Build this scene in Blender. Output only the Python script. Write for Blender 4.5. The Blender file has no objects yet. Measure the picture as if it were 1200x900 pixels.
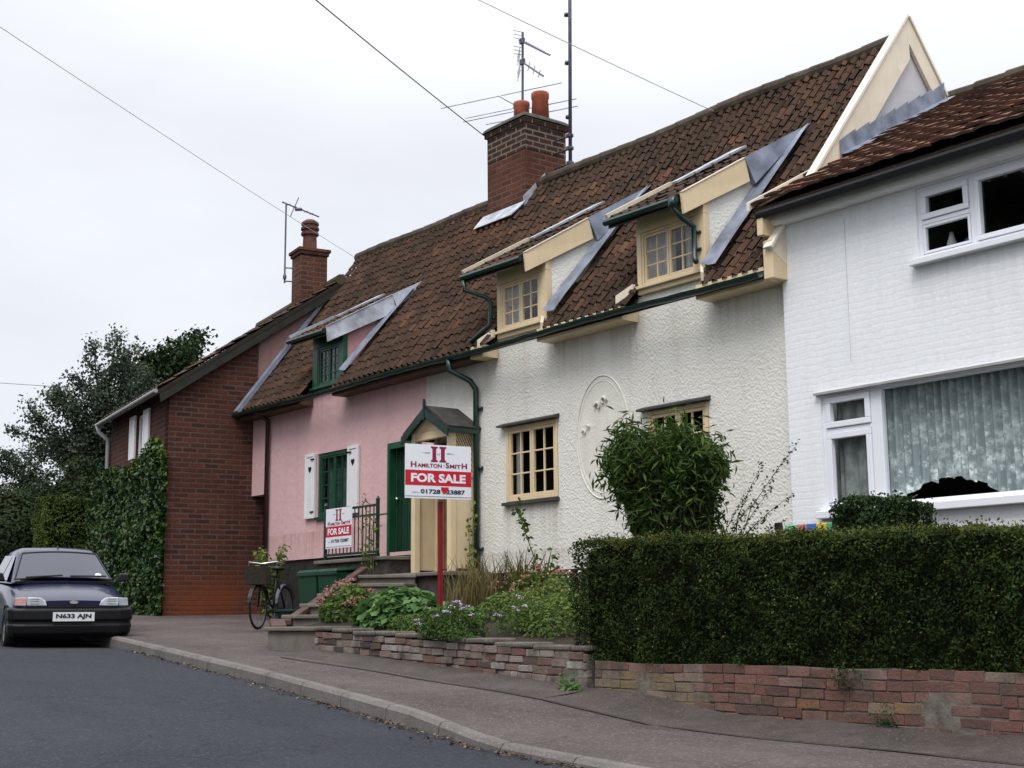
import bpy, math, random
import numpy as np
from mathutils import Matrix, Vector, noise as mnoise

S = bpy.context.scene
C = S.collection
R = math.radians
random.seed(7)
RNG = np.random.default_rng(11)

# ------------------------------------------------------------------ camera
cd = bpy.data.cameras.new("camera")
cam = bpy.data.objects.new("camera", cd)
C.objects.link(cam)
cd.sensor_width = 36.0
cd.lens = 48.0
cd.clip_start = 0.1
cd.clip_end = 2000.0
RX = Vector((0.60748847, 0.79428666, -0.00815283))
UP = Vector((0.13964804, -0.09669079, 0.98546908))
FW = Vector((-0.78195664, 0.59979963, 0.16965912))
cam.matrix_world = Matrix(((RX.x, UP.x, -FW.x, 0), (RX.y, UP.y, -FW.y, 0), (RX.z, UP.z, -FW.z, 0), (0, 0, 0, 1)))
S.camera = cam

# ------------------------------------------------------------------ overcast sky
W = bpy.data.worlds.new("World")
S.world = W
W.use_nodes = True
nt = W.node_tree
nt.nodes.clear()
SUN_EL, SUN_AZ = 58.0, 150.0      # azimuth measured from +Y clockwise: behind and to the right of the camera
out = nt.nodes.new("ShaderNodeOutputWorld")
bg = nt.nodes.new("ShaderNodeBackground")
sky = nt.nodes.new("ShaderNodeTexSky")
sky.sky_type = 'NISHITA'
sky.sun_disc = False
sky.sun_elevation = R(SUN_EL)
sky.sun_rotation = R(SUN_AZ)
tc = nt.nodes.new("ShaderNodeTexCoord")
sep = nt.nodes.new("ShaderNodeSeparateXYZ")
ramp = nt.nodes.new("ShaderNodeValToRGB")      # cloud layer: brighter towards the zenith, as an overcast sky is
ramp.color_ramp.elements[0].position = 0.0
ramp.color_ramp.elements[0].color = (6.1, 6.35, 6.95, 1)
ramp.color_ramp.elements[1].position = 0.9
ramp.color_ramp.elements[1].color = (17.0, 17.2, 17.8, 1)
e = ramp.color_ramp.elements.new(0.35)
e.color = (6.75, 6.9, 7.35, 1)
cn = nt.nodes.new("ShaderNodeTexNoise")
cn.inputs['Scale'].default_value = 2.6
cn.inputs['Detail'].default_value = 5
cmap = nt.nodes.new("ShaderNodeMapping")
cmap.inputs['Scale'].default_value = (1, 1, 2.6)
cr = nt.nodes.new("ShaderNodeMapRange")
cr.inputs['From Min'].default_value = 0.3
cr.inputs['From Max'].default_value = 0.7
cr.inputs['To Min'].default_value = 0.90
cr.inputs['To Max'].default_value = 1.07
mul = nt.nodes.new("ShaderNodeMix")
mul.data_type = 'RGBA'
mul.blend_type = 'MULTIPLY'
mul.inputs[0].default_value = 1.0
mix = nt.nodes.new("ShaderNodeMix")
mix.data_type = 'RGBA'
mix.inputs[0].default_value = 0.94
L = nt.links.new
L(tc.outputs['Generated'], sep.inputs[0])
L(sep.outputs['Z'], ramp.inputs[0])
L(tc.outputs['Generated'], cmap.inputs[0])
L(cmap.outputs[0], cn.inputs['Vector'])
L(cn.outputs['Fac'], cr.inputs['Value'])
L(ramp.outputs[0], mul.inputs[6])
L(cr.outputs[0], mul.inputs[7])
L(sky.outputs[0], mix.inputs[6])
L(mul.outputs[2], mix.inputs[7])
L(mix.outputs[2], bg.inputs['Color'])
bg.inputs['Strength'].default_value = 0.1
L(bg.outputs[0], out.inputs[0])

sd = bpy.data.lights.new("sun", 'SUN')
sd.energy = 1.5
sd.angle = R(28)
sd.color = (1.0, 0.97, 0.92)
sun = bpy.data.objects.new("sun", sd)
C.objects.link(sun)
az, el = R(SUN_AZ), R(SUN_EL)
sdir = Vector((math.sin(az) * math.cos(el), math.cos(az) * math.cos(el), math.sin(el)))
sun.rotation_euler = sdir.to_track_quat('Z', 'Y').to_euler()
sun.location = (0, -10, 30)

S.view_settings.view_transform = 'Standard'
S.view_settings.look = 'None'
S.view_settings.gamma = 1.0
S.view_settings.exposure = 0.46
S.view_settings.use_curve_mapping = False

# ------------------------------------------------------------------ materials
MATS = {}


def nodes_of(name):
    m = bpy.data.materials.new(name)
    m.use_nodes = True
    t = m.node_tree
    p = t.nodes["Principled BSDF"]
    p.inputs['Specular IOR Level'].default_value = 0.3
    MATS[name] = m
    return m, t, p


def N(t, kind, **kw):
    n = t.nodes.new(kind)
    for k, v in kw.items():
        if k in n.inputs.keys():
            n.inputs[k].default_value = v
        else:
            setattr(n, k, v)
    return n


def coords(t, scale=(1, 1, 1)):
    c = N(t, "ShaderNodeTexCoord")
    m = N(t, "ShaderNodeMapping")
    m.inputs['Scale'].default_value = scale
    t.links.new(c.outputs['Object'], m.inputs[0])
    return m.outputs[0]


def colmix(t, fac, a, b, blend='MIX'):
    m = N(t, "ShaderNodeMix", data_type='RGBA', blend_type=blend)
    for i, v in ((0, fac), (6, a), (7, b)):
        if isinstance(v, (int, float)):
            m.inputs[i].default_value = v
        elif isinstance(v, tuple):
            m.inputs[i].default_value = (*v[:3], 1)
        else:
            t.links.new(v, m.inputs[i])
    return m.outputs[2]


def rng(t, v, a, b, c=0.0, d=1.0):
    m = N(t, "ShaderNodeMapRange")
    for k, x in zip(('From Min', 'From Max', 'To Min', 'To Max'), (a, b, c, d)):
        m.inputs[k].default_value = x
    t.links.new(v, m.inputs['Value'])
    return m.outputs[0]


def noise(t, vec, scale, detail=4, rough=0.55):
    n = N(t, "ShaderNodeTexNoise", Scale=scale, Detail=detail, Roughness=rough)
    t.links.new(vec, n.inputs['Vector'])
    return n.outputs['Fac']


def bump(t, p, h, strength=0.4, dist=0.01):
    b = N(t, "ShaderNodeBump", Strength=strength, Distance=dist)
    t.links.new(h, b.inputs['Height'])
    t.links.new(b.outputs[0], p.inputs['Normal'])
    return b


def plain(name, col, rough=0.6, var=0.2, scale=6.0, metal=0.0, bs=0.0, bscale=60.0, coat=0.0, spec=0.3, streak=0.0):
    m, t, p = nodes_of(name)
    v = coords(t)
    n = noise(t, v, scale)
    lo = tuple(c * (1 - var) for c in col)
    hi = tuple(min(1, c * (1 + var)) for c in col)
    c = colmix(t, rng(t, n, 0.3, 0.7), lo, hi)
    if streak:
        sn = noise(t, coords(t, (5, 5, 0.5)), 1.6, 5)
        c = colmix(t, rng(t, sn, 0.5, 0.75, 0, streak), c, tuple(x * 0.55 for x in col))
    t.links.new(c, p.inputs['Base Color'])
    p.inputs['Roughness'].default_value = rough
    p.inputs['Metallic'].default_value = metal
    p.inputs['Coat Weight'].default_value = coat
    p.inputs['Coat Roughness'].default_value = 0.05
    p.inputs['Specular IOR Level'].default_value = spec
    if bs:
        bump(t, p, noise(t, v, bscale, 3), bs, 0.01)
    return m


def stain(t, c, marks, col, amt):
    """drip marks below sills and gutters: marks = (x0, x1, z top, length) in the wall's own coordinates"""
    sp = N(t, "ShaderNodeSeparateXYZ")
    t.links.new(coords(t), sp.inputs[0])
    st = noise(t, coords(t, (9, 1, 0.25)), 1.8, 5, 0.6)
    for x0, x1, z1, ln in marks:
        a = rng(t, sp.outputs['X'], x0 - 0.08, x0 + 0.08)
        b = rng(t, sp.outputs['X'], x1 - 0.08, x1 + 0.08, 1, 0)
        d = rng(t, sp.outputs['Z'], z1 - ln, z1, 0, 1)
        e_ = rng(t, sp.outputs['Z'], z1, z1 + 0.02, 1, 0)
        f = rng(t, st, 0.42, 0.68, 0.15, amt)
        for q in (a, b, d, e_):
            n = N(t, "ShaderNodeMath", operation='MULTIPLY')
            t.links.new(f, n.inputs[0])
            t.links.new(q, n.inputs[1])
            f = n.outputs[0]
        c = colmix(t, f, c, col)
    return c


def roughcast(name, col, lump=16.0, strength=0.8, dirt=0.35, dist=0.04, marks=()):
    m, t, p = nodes_of(name)
    v = coords(t)
    big = noise(t, v, 0.9, 5)
    fine = noise(t, v, lump * 2.2, 4)
    c = colmix(t, rng(t, big, 0.35, 0.7), tuple(x * 0.93 for x in col), col)
    c = colmix(t, rng(t, fine, 0.35, 0.5, 0.22, 0.0), c, tuple(x * 0.6 for x in col))
    st = noise(t, coords(t, (3, 3, 0.35)), 1.5, 6)
    c = colmix(t, rng(t, st, 0.52, 0.8, 0, dirt), c, (col[0] * 0.62, col[1] * 0.58, col[2] * 0.5))
    c = stain(t, c, marks, (col[0] * 0.42, col[1] * 0.38, col[2] * 0.32), 0.55)
    t.links.new(c, p.inputs['Base Color'])
    p.inputs['Roughness'].default_value = 0.9
    p.inputs['Specular IOR Level'].default_value = 0.15
    vo = N(t, "ShaderNodeTexVoronoi", Scale=lump)
    vo.feature = 'SMOOTH_F1'
    t.links.new(v, vo.inputs['Vector'])
    nn = noise(t, v, lump * 0.9, 5, 0.65)
    h = N(t, "ShaderNodeMath", operation='MULTIPLY')
    t.links.new(vo.outputs['Distance'], h.inputs[0])
    t.links.new(nn, h.inputs[1])
    bump(t, p, h.outputs[0], strength, dist)
    return m


def brick(name, c1, c2, mortar, painted=False, w=0.225, h=0.075, ms=0.012, var=0.5, bstr=0.6, patch=None, wob=0.004):
    m, t, p = nodes_of(name)
    tcn = N(t, "ShaderNodeTexCoord")
    sp = N(t, "ShaderNodeSeparateXYZ")
    t.links.new(tcn.outputs['Object'], sp.inputs[0])
    ad = N(t, "ShaderNodeMath", operation='ADD')
    t.links.new(sp.outputs['X'], ad.inputs[0])
    t.links.new(sp.outputs['Y'], ad.inputs[1])
    cb = N(t, "ShaderNodeCombineXYZ")
    t.links.new(ad.outputs[0], cb.inputs['X'])
    t.links.new(sp.outputs['Z'], cb.inputs['Y'])
    wn = N(t, "ShaderNodeTexNoise", Scale=5.0, Detail=3)
    t.links.new(tcn.outputs['Object'], wn.inputs['Vector'])
    wv = N(t, "ShaderNodeVectorMath", operation='SCALE')
    wv.inputs['Scale'].default_value = wob * 4
    t.links.new(wn.outputs['Color'], wv.inputs[0])
    va = N(t, "ShaderNodeVectorMath", operation='ADD')
    t.links.new(cb.outputs[0], va.inputs[0])
    t.links.new(wv.outputs[0], va.inputs[1])
    b = N(t, "ShaderNodeTexBrick", Scale=1.0)
    b.inputs['Brick Width'].default_value = w
    b.inputs['Row Height'].default_value = h
    b.inputs['Mortar Size'].default_value = ms
    b.inputs['Mortar Smooth'].default_value = 0.25
    b.inputs['Bias'].default_value = 0.0
    b.inputs['Color1'].default_value = (*c1, 1)
    b.inputs['Color2'].default_value = (*c2, 1)
    b.inputs['Mortar'].default_value = (*mortar, 1)
    t.links.new(va.outputs[0], b.inputs['Vector'])
    v = tcn.outputs['Object']
    n1 = noise(t, v, 1.3, 5)
    c = colmix(t, rng(t, n1, 0.3, 0.7, 0, var), b.outputs['Color'], tuple(x * 0.45 for x in c1))
    n2 = noise(t, v, 22, 4)
    c = colmix(t, rng(t, n2, 0.4, 0.7, 0, 0.35), c, tuple(min(1, x * 1.5) for x in c2))
    if patch:
        zz = rng(t, sp.outputs['Z'], patch[0], patch[1], 1, 0)
        pn = N(t, "ShaderNodeMath", operation='MULTIPLY')
        t.links.new(zz, pn.inputs[0])
        t.links.new(rng(t, n1, 0.36, 0.6, 0.1, 0.9), pn.inputs[1])
        c = colmix(t, pn.outputs[0], c, patch[2])
    if painted:
        sn = noise(t, coords(t, (4, 4, 0.3)), 1.6, 6)
        c = colmix(t, rng(t, sn, 0.5, 0.78, 0, 0.14), c, (0.55, 0.55, 0.53))
        c = stain(t, c, ((-3.5, 2.2, 0.58, 0.5), (-2.05, 0.3, 3.12, 0.8), (-3.9, 3.0, 3.95, 0.35)), (0.46, 0.46, 0.45), 0.32)
        sp_ = noise(t, v, 11, 3)
        c = colmix(t, rng(t, sp_, 0.72, 0.78, 0, 0.5), c, (0.42, 0.40, 0.38))
    t.links.new(c, p.inputs['Base Color'])
    p.inputs['Roughness'].default_value = 0.55 if painted else 0.88
    p.inputs['Specular IOR Level'].default_value = 0.25 if painted else 0.15
    hm = N(t, "ShaderNodeMath", operation='MULTIPLY_ADD')
    t.links.new(b.outputs['Fac'], hm.inputs[0])
    hm.inputs[1].default_value = -1.0
    ns = noise(t, coords(t, (1, 1, 3.5)) if painted else v, 45 if not painted else 5, 5)
    t.links.new(ns, hm.inputs[2])
    bump(t, p, hm.outputs[0], bstr, 0.012)
    return m


def tinted(name, stops, rough=0.8, nscale=3.0, namt=0.35, dark=(0.02, 0.018, 0.014), spec=0.2, trans=0.0, bs=0.0, lichen=0.0):
    """colour from the per-face 'tint' attribute, broken up by noise"""
    m, t, p = nodes_of(name)
    a = N(t, "ShaderNodeAttribute", attribute_name='tint')
    r = N(t, "ShaderNodeValToRGB")
    els = r.color_ramp.elements
    els[0].position, els[0].color = stops[0][0], (*stops[0][1], 1)
    els[1].position, els[1].color = stops[-1][0], (*stops[-1][1], 1)
    for q, col in stops[1:-1]:
        x = els.new(q)
        x.color = (*col, 1)
    t.links.new(a.outputs['Fac'], r.inputs[0])
    v = coords(t)
    n = noise(t, v, nscale, 5)
    c = colmix(t, rng(t, n, 0.45, 0.72, 0, namt), r.outputs[0], dark)
    if lichen:
        l1 = noise(t, v, 26, 4, 0.6)
        l2 = noise(t, v, 0.8, 4)
        ml = N(t, 'ShaderNodeMath', operation='MULTIPLY')
        t.links.new(rng(t, l1, 0.58, 0.68), ml.inputs[0])
        t.links.new(rng(t, l2, 0.42, 0.62, 0.08, lichen), ml.inputs[1])
        c = colmix(t, ml.outputs[0], c, (0.15, 0.135, 0.085))
    t.links.new(c, p.inputs['Base Color'])
    p.inputs['Roughness'].default_value = rough
    p.inputs['Specular IOR Level'].default_value = spec
    if trans:
        o = t.nodes["Material Output"]
        tr = N(t, "ShaderNodeBsdfTranslucent")
        t.links.new(c, tr.inputs['Color'])
        ms = N(t, "ShaderNodeMixShader")
        ms.inputs[0].default_value = trans
        t.links.new(p.outputs[0], ms.inputs[1])
        t.links.new(tr.outputs[0], ms.inputs[2])
        t.links.new(ms.outputs[0], o.inputs['Surface'])
    if bs:
        bump(t, p, noise(t, v, 40, 4), bs, 0.008)
    return m


def ground_mat(name, col, col2, speck, rough=0.9, big=0.5, fine=140.0, bstr=0.35, cracks=0.0):
    m, t, p = nodes_of(name)
    v = coords(t)
    nb = noise(t, v, big, 6, 0.6)
    c = colmix(t, rng(t, nb, 0.35, 0.68), col, col2)
    nm = noise(t, v, 9, 5, 0.65)
    c = colmix(t, rng(t, nm, 0.42, 0.72, 0, 0.4), c, tuple(x * 0.6 for x in col))
    ns_ = noise(t, coords(t, (0.25, 1.6, 1)), 1.3, 5, 0.6)
    c = colmix(t, rng(t, ns_, 0.5, 0.72, 0, 0.35), c, tuple(x * 0.62 for x in col))
    vc = N(t, 'ShaderNodeTexVoronoi', Scale=0.55)
    vc.feature = 'DISTANCE_TO_EDGE'
    wv = N(t, 'ShaderNodeVectorMath', operation='ADD')
    nw = N(t, 'ShaderNodeTexNoise', Scale=1.6, Detail=6)
    t.links.new(v, nw.inputs['Vector'])
    t.links.new(v, wv.inputs[0])
    t.links.new(nw.outputs['Color'], wv.inputs[1])
    t.links.new(wv.outputs[0], vc.inputs['Vector'])
    c = colmix(t, rng(t, vc.outputs['Distance'], 0.0, 0.012, cracks, 0), c, tuple(x * 0.3 for x in col))
    nf = noise(t, v, fine, 2)
    c = colmix(t, rng(t, nf, 0.55, 0.72, 0, 0.6), c, speck)
    t.links.new(c, p.inputs['Base Color'])
    p.inputs['Roughness'].default_value = rough
    p.inputs['Specular IOR Level'].default_value = 0.25
    bump(t, p, nf, bstr, 0.01)
    return m


def glass_mat(name, refl=0.1, tintc=(1, 1, 1)):
    m, t, p = nodes_of(name)
    o = t.nodes["Material Output"]
    g = N(t, "ShaderNodeBsdfGlossy", Roughness=0.02)
    g.inputs['Color'].default_value = (0.9, 0.93, 0.97, 1)
    tr = N(t, "ShaderNodeBsdfTransparent")
    tr.inputs['Color'].default_value = (*tintc, 1)
    fr = N(t, "ShaderNodeFresnel", IOR=1.45)
    gm = N(t, "ShaderNodeNewGeometry")                 # one sheet of glass: same reflection from both of its sides
    t.links.new(rng(t, gm.outputs['Backfacing'], 0, 1, 1.45, 1 / 1.45), fr.inputs['IOR'])
    f2 = rng(t, fr.outputs[0], 0.0, 1.0, refl, 0.9)
    ms = N(t, "ShaderNodeMixShader")
    t.links.new(f2, ms.inputs[0])
    t.links.new(tr.outputs[0], ms.inputs[1])
    t.links.new(g.outputs[0], ms.inputs[2])
    t.links.new(ms.outputs[0], o.inputs['Surface'])
    return m


M_CREAMWALL = roughcast("cream_roughcast", (0.765, 0.75, 0.70), 34.0, 0.6, 0.35, 0.026, marks=((-1.75, -0.45, 1.12, 0.75), (1.27, 2.46, 1.06, 0.7), (-3.8, 3.8, 0.45, 0.45), (0.6, 1.3, 3.40, 0.9), (-0.5, 0.3, 3.40, 0.8), (2.6, 3.8, 3.40, 0.7), (-3.8, -1.8, 3.4, 0.6)))
M_PINK = roughcast("pink_limewash", (0.68, 0.445, 0.45), 9.0, 0.3, 0.3, marks=((-0.5, 0.68, 1.45, 0.6), (-2.4, 3.0, 1.25, 0.5), (-2.4, 3.0, 3.75, 0.7)))
M_PLINTH = plain("tarred_plinth", (0.022, 0.021, 0.022), 0.7, 0.5, 5, bs=0.5, bscale=20)
M_WHITEBRICK = brick("painted_white_brick", (0.81, 0.825, 0.865), (0.80, 0.815, 0.855), (0.795, 0.81, 0.85), True, var=0.05, bstr=0.2, ms=0.012, wob=0.016)
M_REDBRICK = brick("old_red_brick", (0.135, 0.042, 0.027), (0.042, 0.021, 0.018), (0.115, 0.084, 0.068), var=0.65, w=0.285, h=0.096, ms=0.017, patch=(0.40, 1.15, (0.18, 0.052, 0.022)), bstr=0.9)
M_CHIMBRICK = brick("chimney_brick", (0.17, 0.060, 0.036), (0.065, 0.031, 0.023), (0.16, 0.125, 0.10), w=0.285, h=0.1, var=0.85, ms=0.014, bstr=1.0)
M_CHIMDARK = brick("sooty_chimney_brick", (0.075, 0.034, 0.026), (0.035, 0.022, 0.018), (0.25, 0.21, 0.17), w=0.285, h=0.1, var=0.5, ms=0.017, bstr=0.9)
M_WALLBRICK = brick("garden_wall_brick", (0.27, 0.21, 0.19), (0.13, 0.075, 0.07), (0.11, 0.095, 0.085), var=0.75, ms=0.016, bstr=1.0, wob=0.02, patch=(-0.9, -0.1, (0.30, 0.28, 0.27)))
M_HEDGEBRICK = brick("hedge_wall_brick", (0.19, 0.095, 0.08), (0.13, 0.095, 0.088), (0.11, 0.095, 0.08), var=0.7, ms=0.013, bstr=1.0, wob=0.016, patch=(-0.95, -0.45, (0.165, 0.13, 0.10)))
M_MORTAR = plain("old_lime_mortar", (0.13, 0.115, 0.10), 0.95, 0.4, 9, bs=0.6)
M_WALLBRICKS = tinted("mottled_wall_brick", [(0, (0.06, 0.05, 0.05)), (0.3, (0.16, 0.085, 0.07)), (0.5, (0.20, 0.15, 0.13)), (0.8, (0.26, 0.23, 0.21)), (1, (0.33, 0.30, 0.28))], 0.95, 5.0, 1.0, (0.075, 0.065, 0.056), bs=1.0, lichen=0.9)
M_HEDGEBRICKS = tinted("hedge_wall_bricks", [(0, (0.085, 0.05, 0.045)), (0.35, (0.15, 0.075, 0.062)), (0.6, (0.19, 0.105, 0.09)), (0.75, (0.20, 0.15, 0.135)), (0.86, (0.17, 0.135, 0.085)), (1, (0.22, 0.10, 0.055))], 0.95, 4.0, 1.0, (0.075, 0.064, 0.052), bs=1.0, lichen=0.9)
M_TILE = tinted("old_pantile", [(0, (0.025, 0.017, 0.013)), (0.45, (0.055, 0.032, 0.022)), (0.72, (0.084, 0.043, 0.028)), (0.92, (0.125, 0.060, 0.034)), (1, (0.16, 0.10, 0.045))], 0.92, 1.3, 0.6, (0.024, 0.019, 0.014), bs=0.5, lichen=0.4)
M_TILE_B = tinted("plain_roof_tile", [(0, (0.042, 0.027, 0.022)), (0.5, (0.095, 0.052, 0.040)), (0.8, (0.15, 0.072, 0.050)), (1, (0.23, 0.11, 0.07))], 0.9, 2.6, 0.35, (0.022, 0.018, 0.014), bs=0.4, lichen=0.7)
M_RIDGE = plain("ridge_tile", (0.062, 0.048, 0.033), 0.9, 0.5, 4, bs=0.5)
M_LEAD = plain("lead_sheet", (0.19, 0.215, 0.275), 0.46, 0.45, 3.5, metal=0.1, bs=0.25, bscale=9, spec=0.5)
M_LEADOLD = plain("weathered_lead", (0.40, 0.42, 0.47), 0.6, 0.4, 4, bs=0.3, bscale=9)
M_CREAMPAINT = plain("cream_gloss_paint", (0.70, 0.56, 0.36), 0.4, 0.06, 5, spec=0.4, streak=0.15)
M_CREAMPALE = plain("pale_cream_paint", (0.74, 0.66, 0.52), 0.4, 0.06, 5, spec=0.4, streak=0.15)
M_GREENPAINT = plain("dark_green_paint", (0.008, 0.03, 0.025), 0.3, 0.25, 5, spec=0.5)
M_GREENDOOR = plain("green_paint", (0.008, 0.065, 0.030), 0.35, 0.2, 5, spec=0.45)
M_WHITEPAINT = plain("white_paint", (0.74, 0.74, 0.76), 0.45, 0.05, 5, streak=0.15)
M_UPVC = plain("white_window_plastic", (0.80, 0.81, 0.87), 0.3, 0.02, 3, spec=0.45)
M_GREYBOARD = plain("grey_white_board", (0.76, 0.76, 0.77), 0.6, 0.06, 4)
M_SLATE = plain("dark_slate", (0.055, 0.052, 0.05), 0.7, 0.3, 6)
M_BLACK = plain("black_plastic", (0.012, 0.012, 0.014), 0.45, 0.2, 5)
M_RUST = plain("brown_downpipe_paint", (0.04, 0.017, 0.018), 0.5, 0.3, 5)
M_GLASSDARK = glass_mat("window_glass", 0.015)
M_GLASSBIG = glass_mat("large_window_glass", 0.01, (0.95, 0.98, 0.98))
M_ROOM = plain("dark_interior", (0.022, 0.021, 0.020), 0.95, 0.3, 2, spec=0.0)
M_POT = plain("terracotta_pot", (0.36, 0.10, 0.055), 0.75, 0.3, 7, bs=0.3)
M_POTDARK = plain("dark_terracotta", (0.115, 0.05, 0.038), 0.8, 0.3, 7, bs=0.3)
M_CEMENT = plain("cement_flaunching", (0.07, 0.065, 0.055), 0.95, 0.4, 8, bs=0.6)
M_METAL = plain("aerial_metal", (0.10, 0.10, 0.14), 0.5, 0.3, 5, metal=0.4)
M_ALU = plain("dull_aluminium", (0.42, 0.43, 0.47), 0.5, 0.2, 5, metal=0.3)
M_WIRE = plain("black_cable", (0.03, 0.03, 0.035), 0.6, 0.2, 5)
M_WIREPALE = plain("grey_cable", (0.42, 0.42, 0.44), 0.6, 0.2, 5)
M_ASPHALT = ground_mat("asphalt", (0.019, 0.021, 0.029), (0.028, 0.030, 0.040), (0.085, 0.087, 0.098), fine=42, bstr=0.8, cracks=0.55)
M_PAVE = ground_mat("pavement_tarmac", (0.062, 0.049, 0.047), (0.100, 0.081, 0.078), (0.22, 0.195, 0.19), big=0.8, fine=42, bstr=0.8, cracks=0.5)
M_KERB = ground_mat("kerb_concrete", (0.115, 0.102, 0.097), (0.17, 0.153, 0.147), (0.28, 0.26, 0.25), big=2.0, bstr=0.4, fine=70)
M_HAUNCH = ground_mat("concrete_haunch", (0.046, 0.038, 0.034), (0.078, 0.065, 0.059), (0.16, 0.14, 0.13), big=1.6, fine=55, bstr=0.6)
M_SOIL = ground_mat("garden_soil", (0.022, 0.017, 0.011), (0.035, 0.028, 0.017), (0.05, 0.04, 0.03), fine=50)
M_GRASSG = ground_mat("rough_grass_ground", (0.03, 0.045, 0.016), (0.05, 0.06, 0.025), (0.06, 0.08, 0.03), fine=60)
M_STONE = ground_mat("stone_step", (0.13, 0.115, 0.10), (0.19, 0.17, 0.145), (0.25, 0.23, 0.2), big=3.0)
M_COPING = plain("rusty_brown_coping", (0.075, 0.042, 0.036), 0.75, 0.35, 7, bs=0.4)
M_WOOD = plain("weathered_porch_timber", (0.16, 0.085, 0.05), 0.75, 0.35, 5)
M_POSTRED = plain("dark_red_post_paint", (0.20, 0.010, 0.014), 0.45, 0.15, 5)
M_BOARD = plain("white_sign_board", (0.74, 0.75, 0.80), 0.4, 0.02, 3)
M_SIGNRED = plain("red_sign_print", (0.50, 0.012, 0.030), 0.4, 0.02, 3)
M_SIGNPLUM = plain("plum_sign_print", (0.24, 0.010, 0.055), 0.4, 0.02, 3)
M_SIGNNAVY = plain("navy_sign_print", (0.018, 0.018, 0.06), 0.4, 0.02, 3)
M_SIGNGREY = plain("grey_sign_print", (0.25, 0.26, 0.30), 0.4, 0.02, 3)
M_BINGREEN = plain("green_bin_plastic", (0.006, 0.042, 0.021), 0.45, 0.15, 4)
M_BARK = plain("bark", (0.035, 0.026, 0.02), 0.95, 0.4, 8, bs=0.8, bscale=25)
M_STEM = plain("green_stem", (0.06, 0.075, 0.03), 0.8, 0.3, 8)
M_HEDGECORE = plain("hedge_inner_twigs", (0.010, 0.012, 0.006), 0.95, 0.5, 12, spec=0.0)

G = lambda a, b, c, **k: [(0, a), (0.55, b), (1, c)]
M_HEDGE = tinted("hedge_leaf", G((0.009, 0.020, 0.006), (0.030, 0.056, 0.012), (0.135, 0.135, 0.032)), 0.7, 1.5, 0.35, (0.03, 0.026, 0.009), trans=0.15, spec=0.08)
M_BUSHLEAF = tinted("box_leaf", G((0.014, 0.03, 0.011), (0.028, 0.052, 0.017), (0.055, 0.085, 0.03)), 0.65, 2, 0.2, trans=0.15, spec=0.1)
M_SHRUBLEAF = tinted("lance_leaf", G((0.018, 0.042, 0.010), (0.052, 0.098, 0.018), (0.19, 0.26, 0.045)), 0.5, 2, 0.2, (0.02, 0.04, 0.01), trans=0.3)
M_IVY = tinted("ivy_leaf", G((0.010, 0.030, 0.009), (0.030, 0.072, 0.018), (0.14, 0.18, 0.035)), 0.4, 1, 0.2, (0.01, 0.02, 0.008), trans=0.1, spec=0.22)
M_TREE = tinted("tree_leaf", G((0.034, 0.052, 0.034), (0.072, 0.10, 0.066), (0.13, 0.17, 0.115)), 0.5, 0.6, 0.3, (0.02, 0.03, 0.02), trans=0.2, spec=0.1)
M_PINE = tinted("dark_evergreen_leaf", G((0.017, 0.031, 0.015), (0.036, 0.058, 0.025), (0.07, 0.095, 0.04)), 0.8, 0.6, 0.3, trans=0.1, spec=0.05)
M_CONIFER = tinted("clipped_conifer_leaf", G((0.05, 0.078, 0.02), (0.092, 0.13, 0.034), (0.145, 0.185, 0.052)), 0.8, 1.0, 0.3, (0.02, 0.03, 0.01), trans=0.15, spec=0.05)
M_LUSH = tinted("fresh_green_leaf", G((0.035, 0.085, 0.025), (0.075, 0.16, 0.045), (0.17, 0.28, 0.10)), 0.5, 3, 0.2, (0.03, 0.06, 0.02), trans=0.3)
M_MEADOW = tinted("small_green_leaf", G((0.034, 0.065, 0.017), (0.085, 0.14, 0.034), (0.20, 0.25, 0.065)), 0.7, 3, 0.2, (0.03, 0.045, 0.012), trans=0.3, spec=0.08)
M_SEDUM = tinted("sedum_flower", [(0, (0.15, 0.10, 0.05)), (0.5, (0.25, 0.11, 0.085)), (1, (0.34, 0.17, 0.14))], 0.7, 9, 0.2, (0.2, 0.05, 0.04))
M_ASTER = tinted("aster_flower", [(0, (0.24, 0.17, 0.33)), (0.6, (0.42, 0.32, 0.5)), (1, (0.62, 0.55, 0.64))], 0.7, 9, 0.1, (0.3, 0.2, 0.4))
M_STRAW = tinted("dry_grass_blade", [(0, (0.06, 0.075, 0.02)), (0.5, (0.16, 0.13, 0.05)), (1, (0.28, 0.21, 0.10))], 0.7, 3, 0.2, trans=0.2)
M_LITTER = tinted("fallen_leaf", [(0, (0.05, 0.028, 0.015)), (0.5, (0.12, 0.07, 0.035)), (1, (0.26, 0.20, 0.13))], 0.8, 3, 0.1)
M_CARPAINT = plain("dark_navy_car_paint", (0.005, 0.009, 0.045), 0.28, 0.05, 2, coat=0.45, spec=0.3)
M_BUMPER = plain("charcoal_bumper_plastic", (0.006, 0.006, 0.008), 0.5, 0.15, 5)
M_TYRE = plain("tyre_rubber", (0.012, 0.012, 0.012), 0.85, 0.2, 9)
M_RIM = plain("steel_wheel_trim", (0.32, 0.32, 0.34), 0.4, 0.15, 9, metal=0.6)
M_CARGLASS = plain("car_window_glass", (0.030, 0.036, 0.055), 0.03, 0.1, 1, spec=0.5, coat=0.0)
M_LAMP = plain("headlamp_lens", (0.50, 0.53, 0.58), 0.12, 0.25, 14, spec=0.8, coat=1.0)
M_INDICATOR = plain("indicator_lens", (0.50, 0.30, 0.29), 0.2, 0.1, 14, spec=0.6, coat=1.0)
M_CHROME = plain("bright_metal", (0.6, 0.6, 0.62), 0.25, 0.1, 5, metal=0.9)
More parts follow.
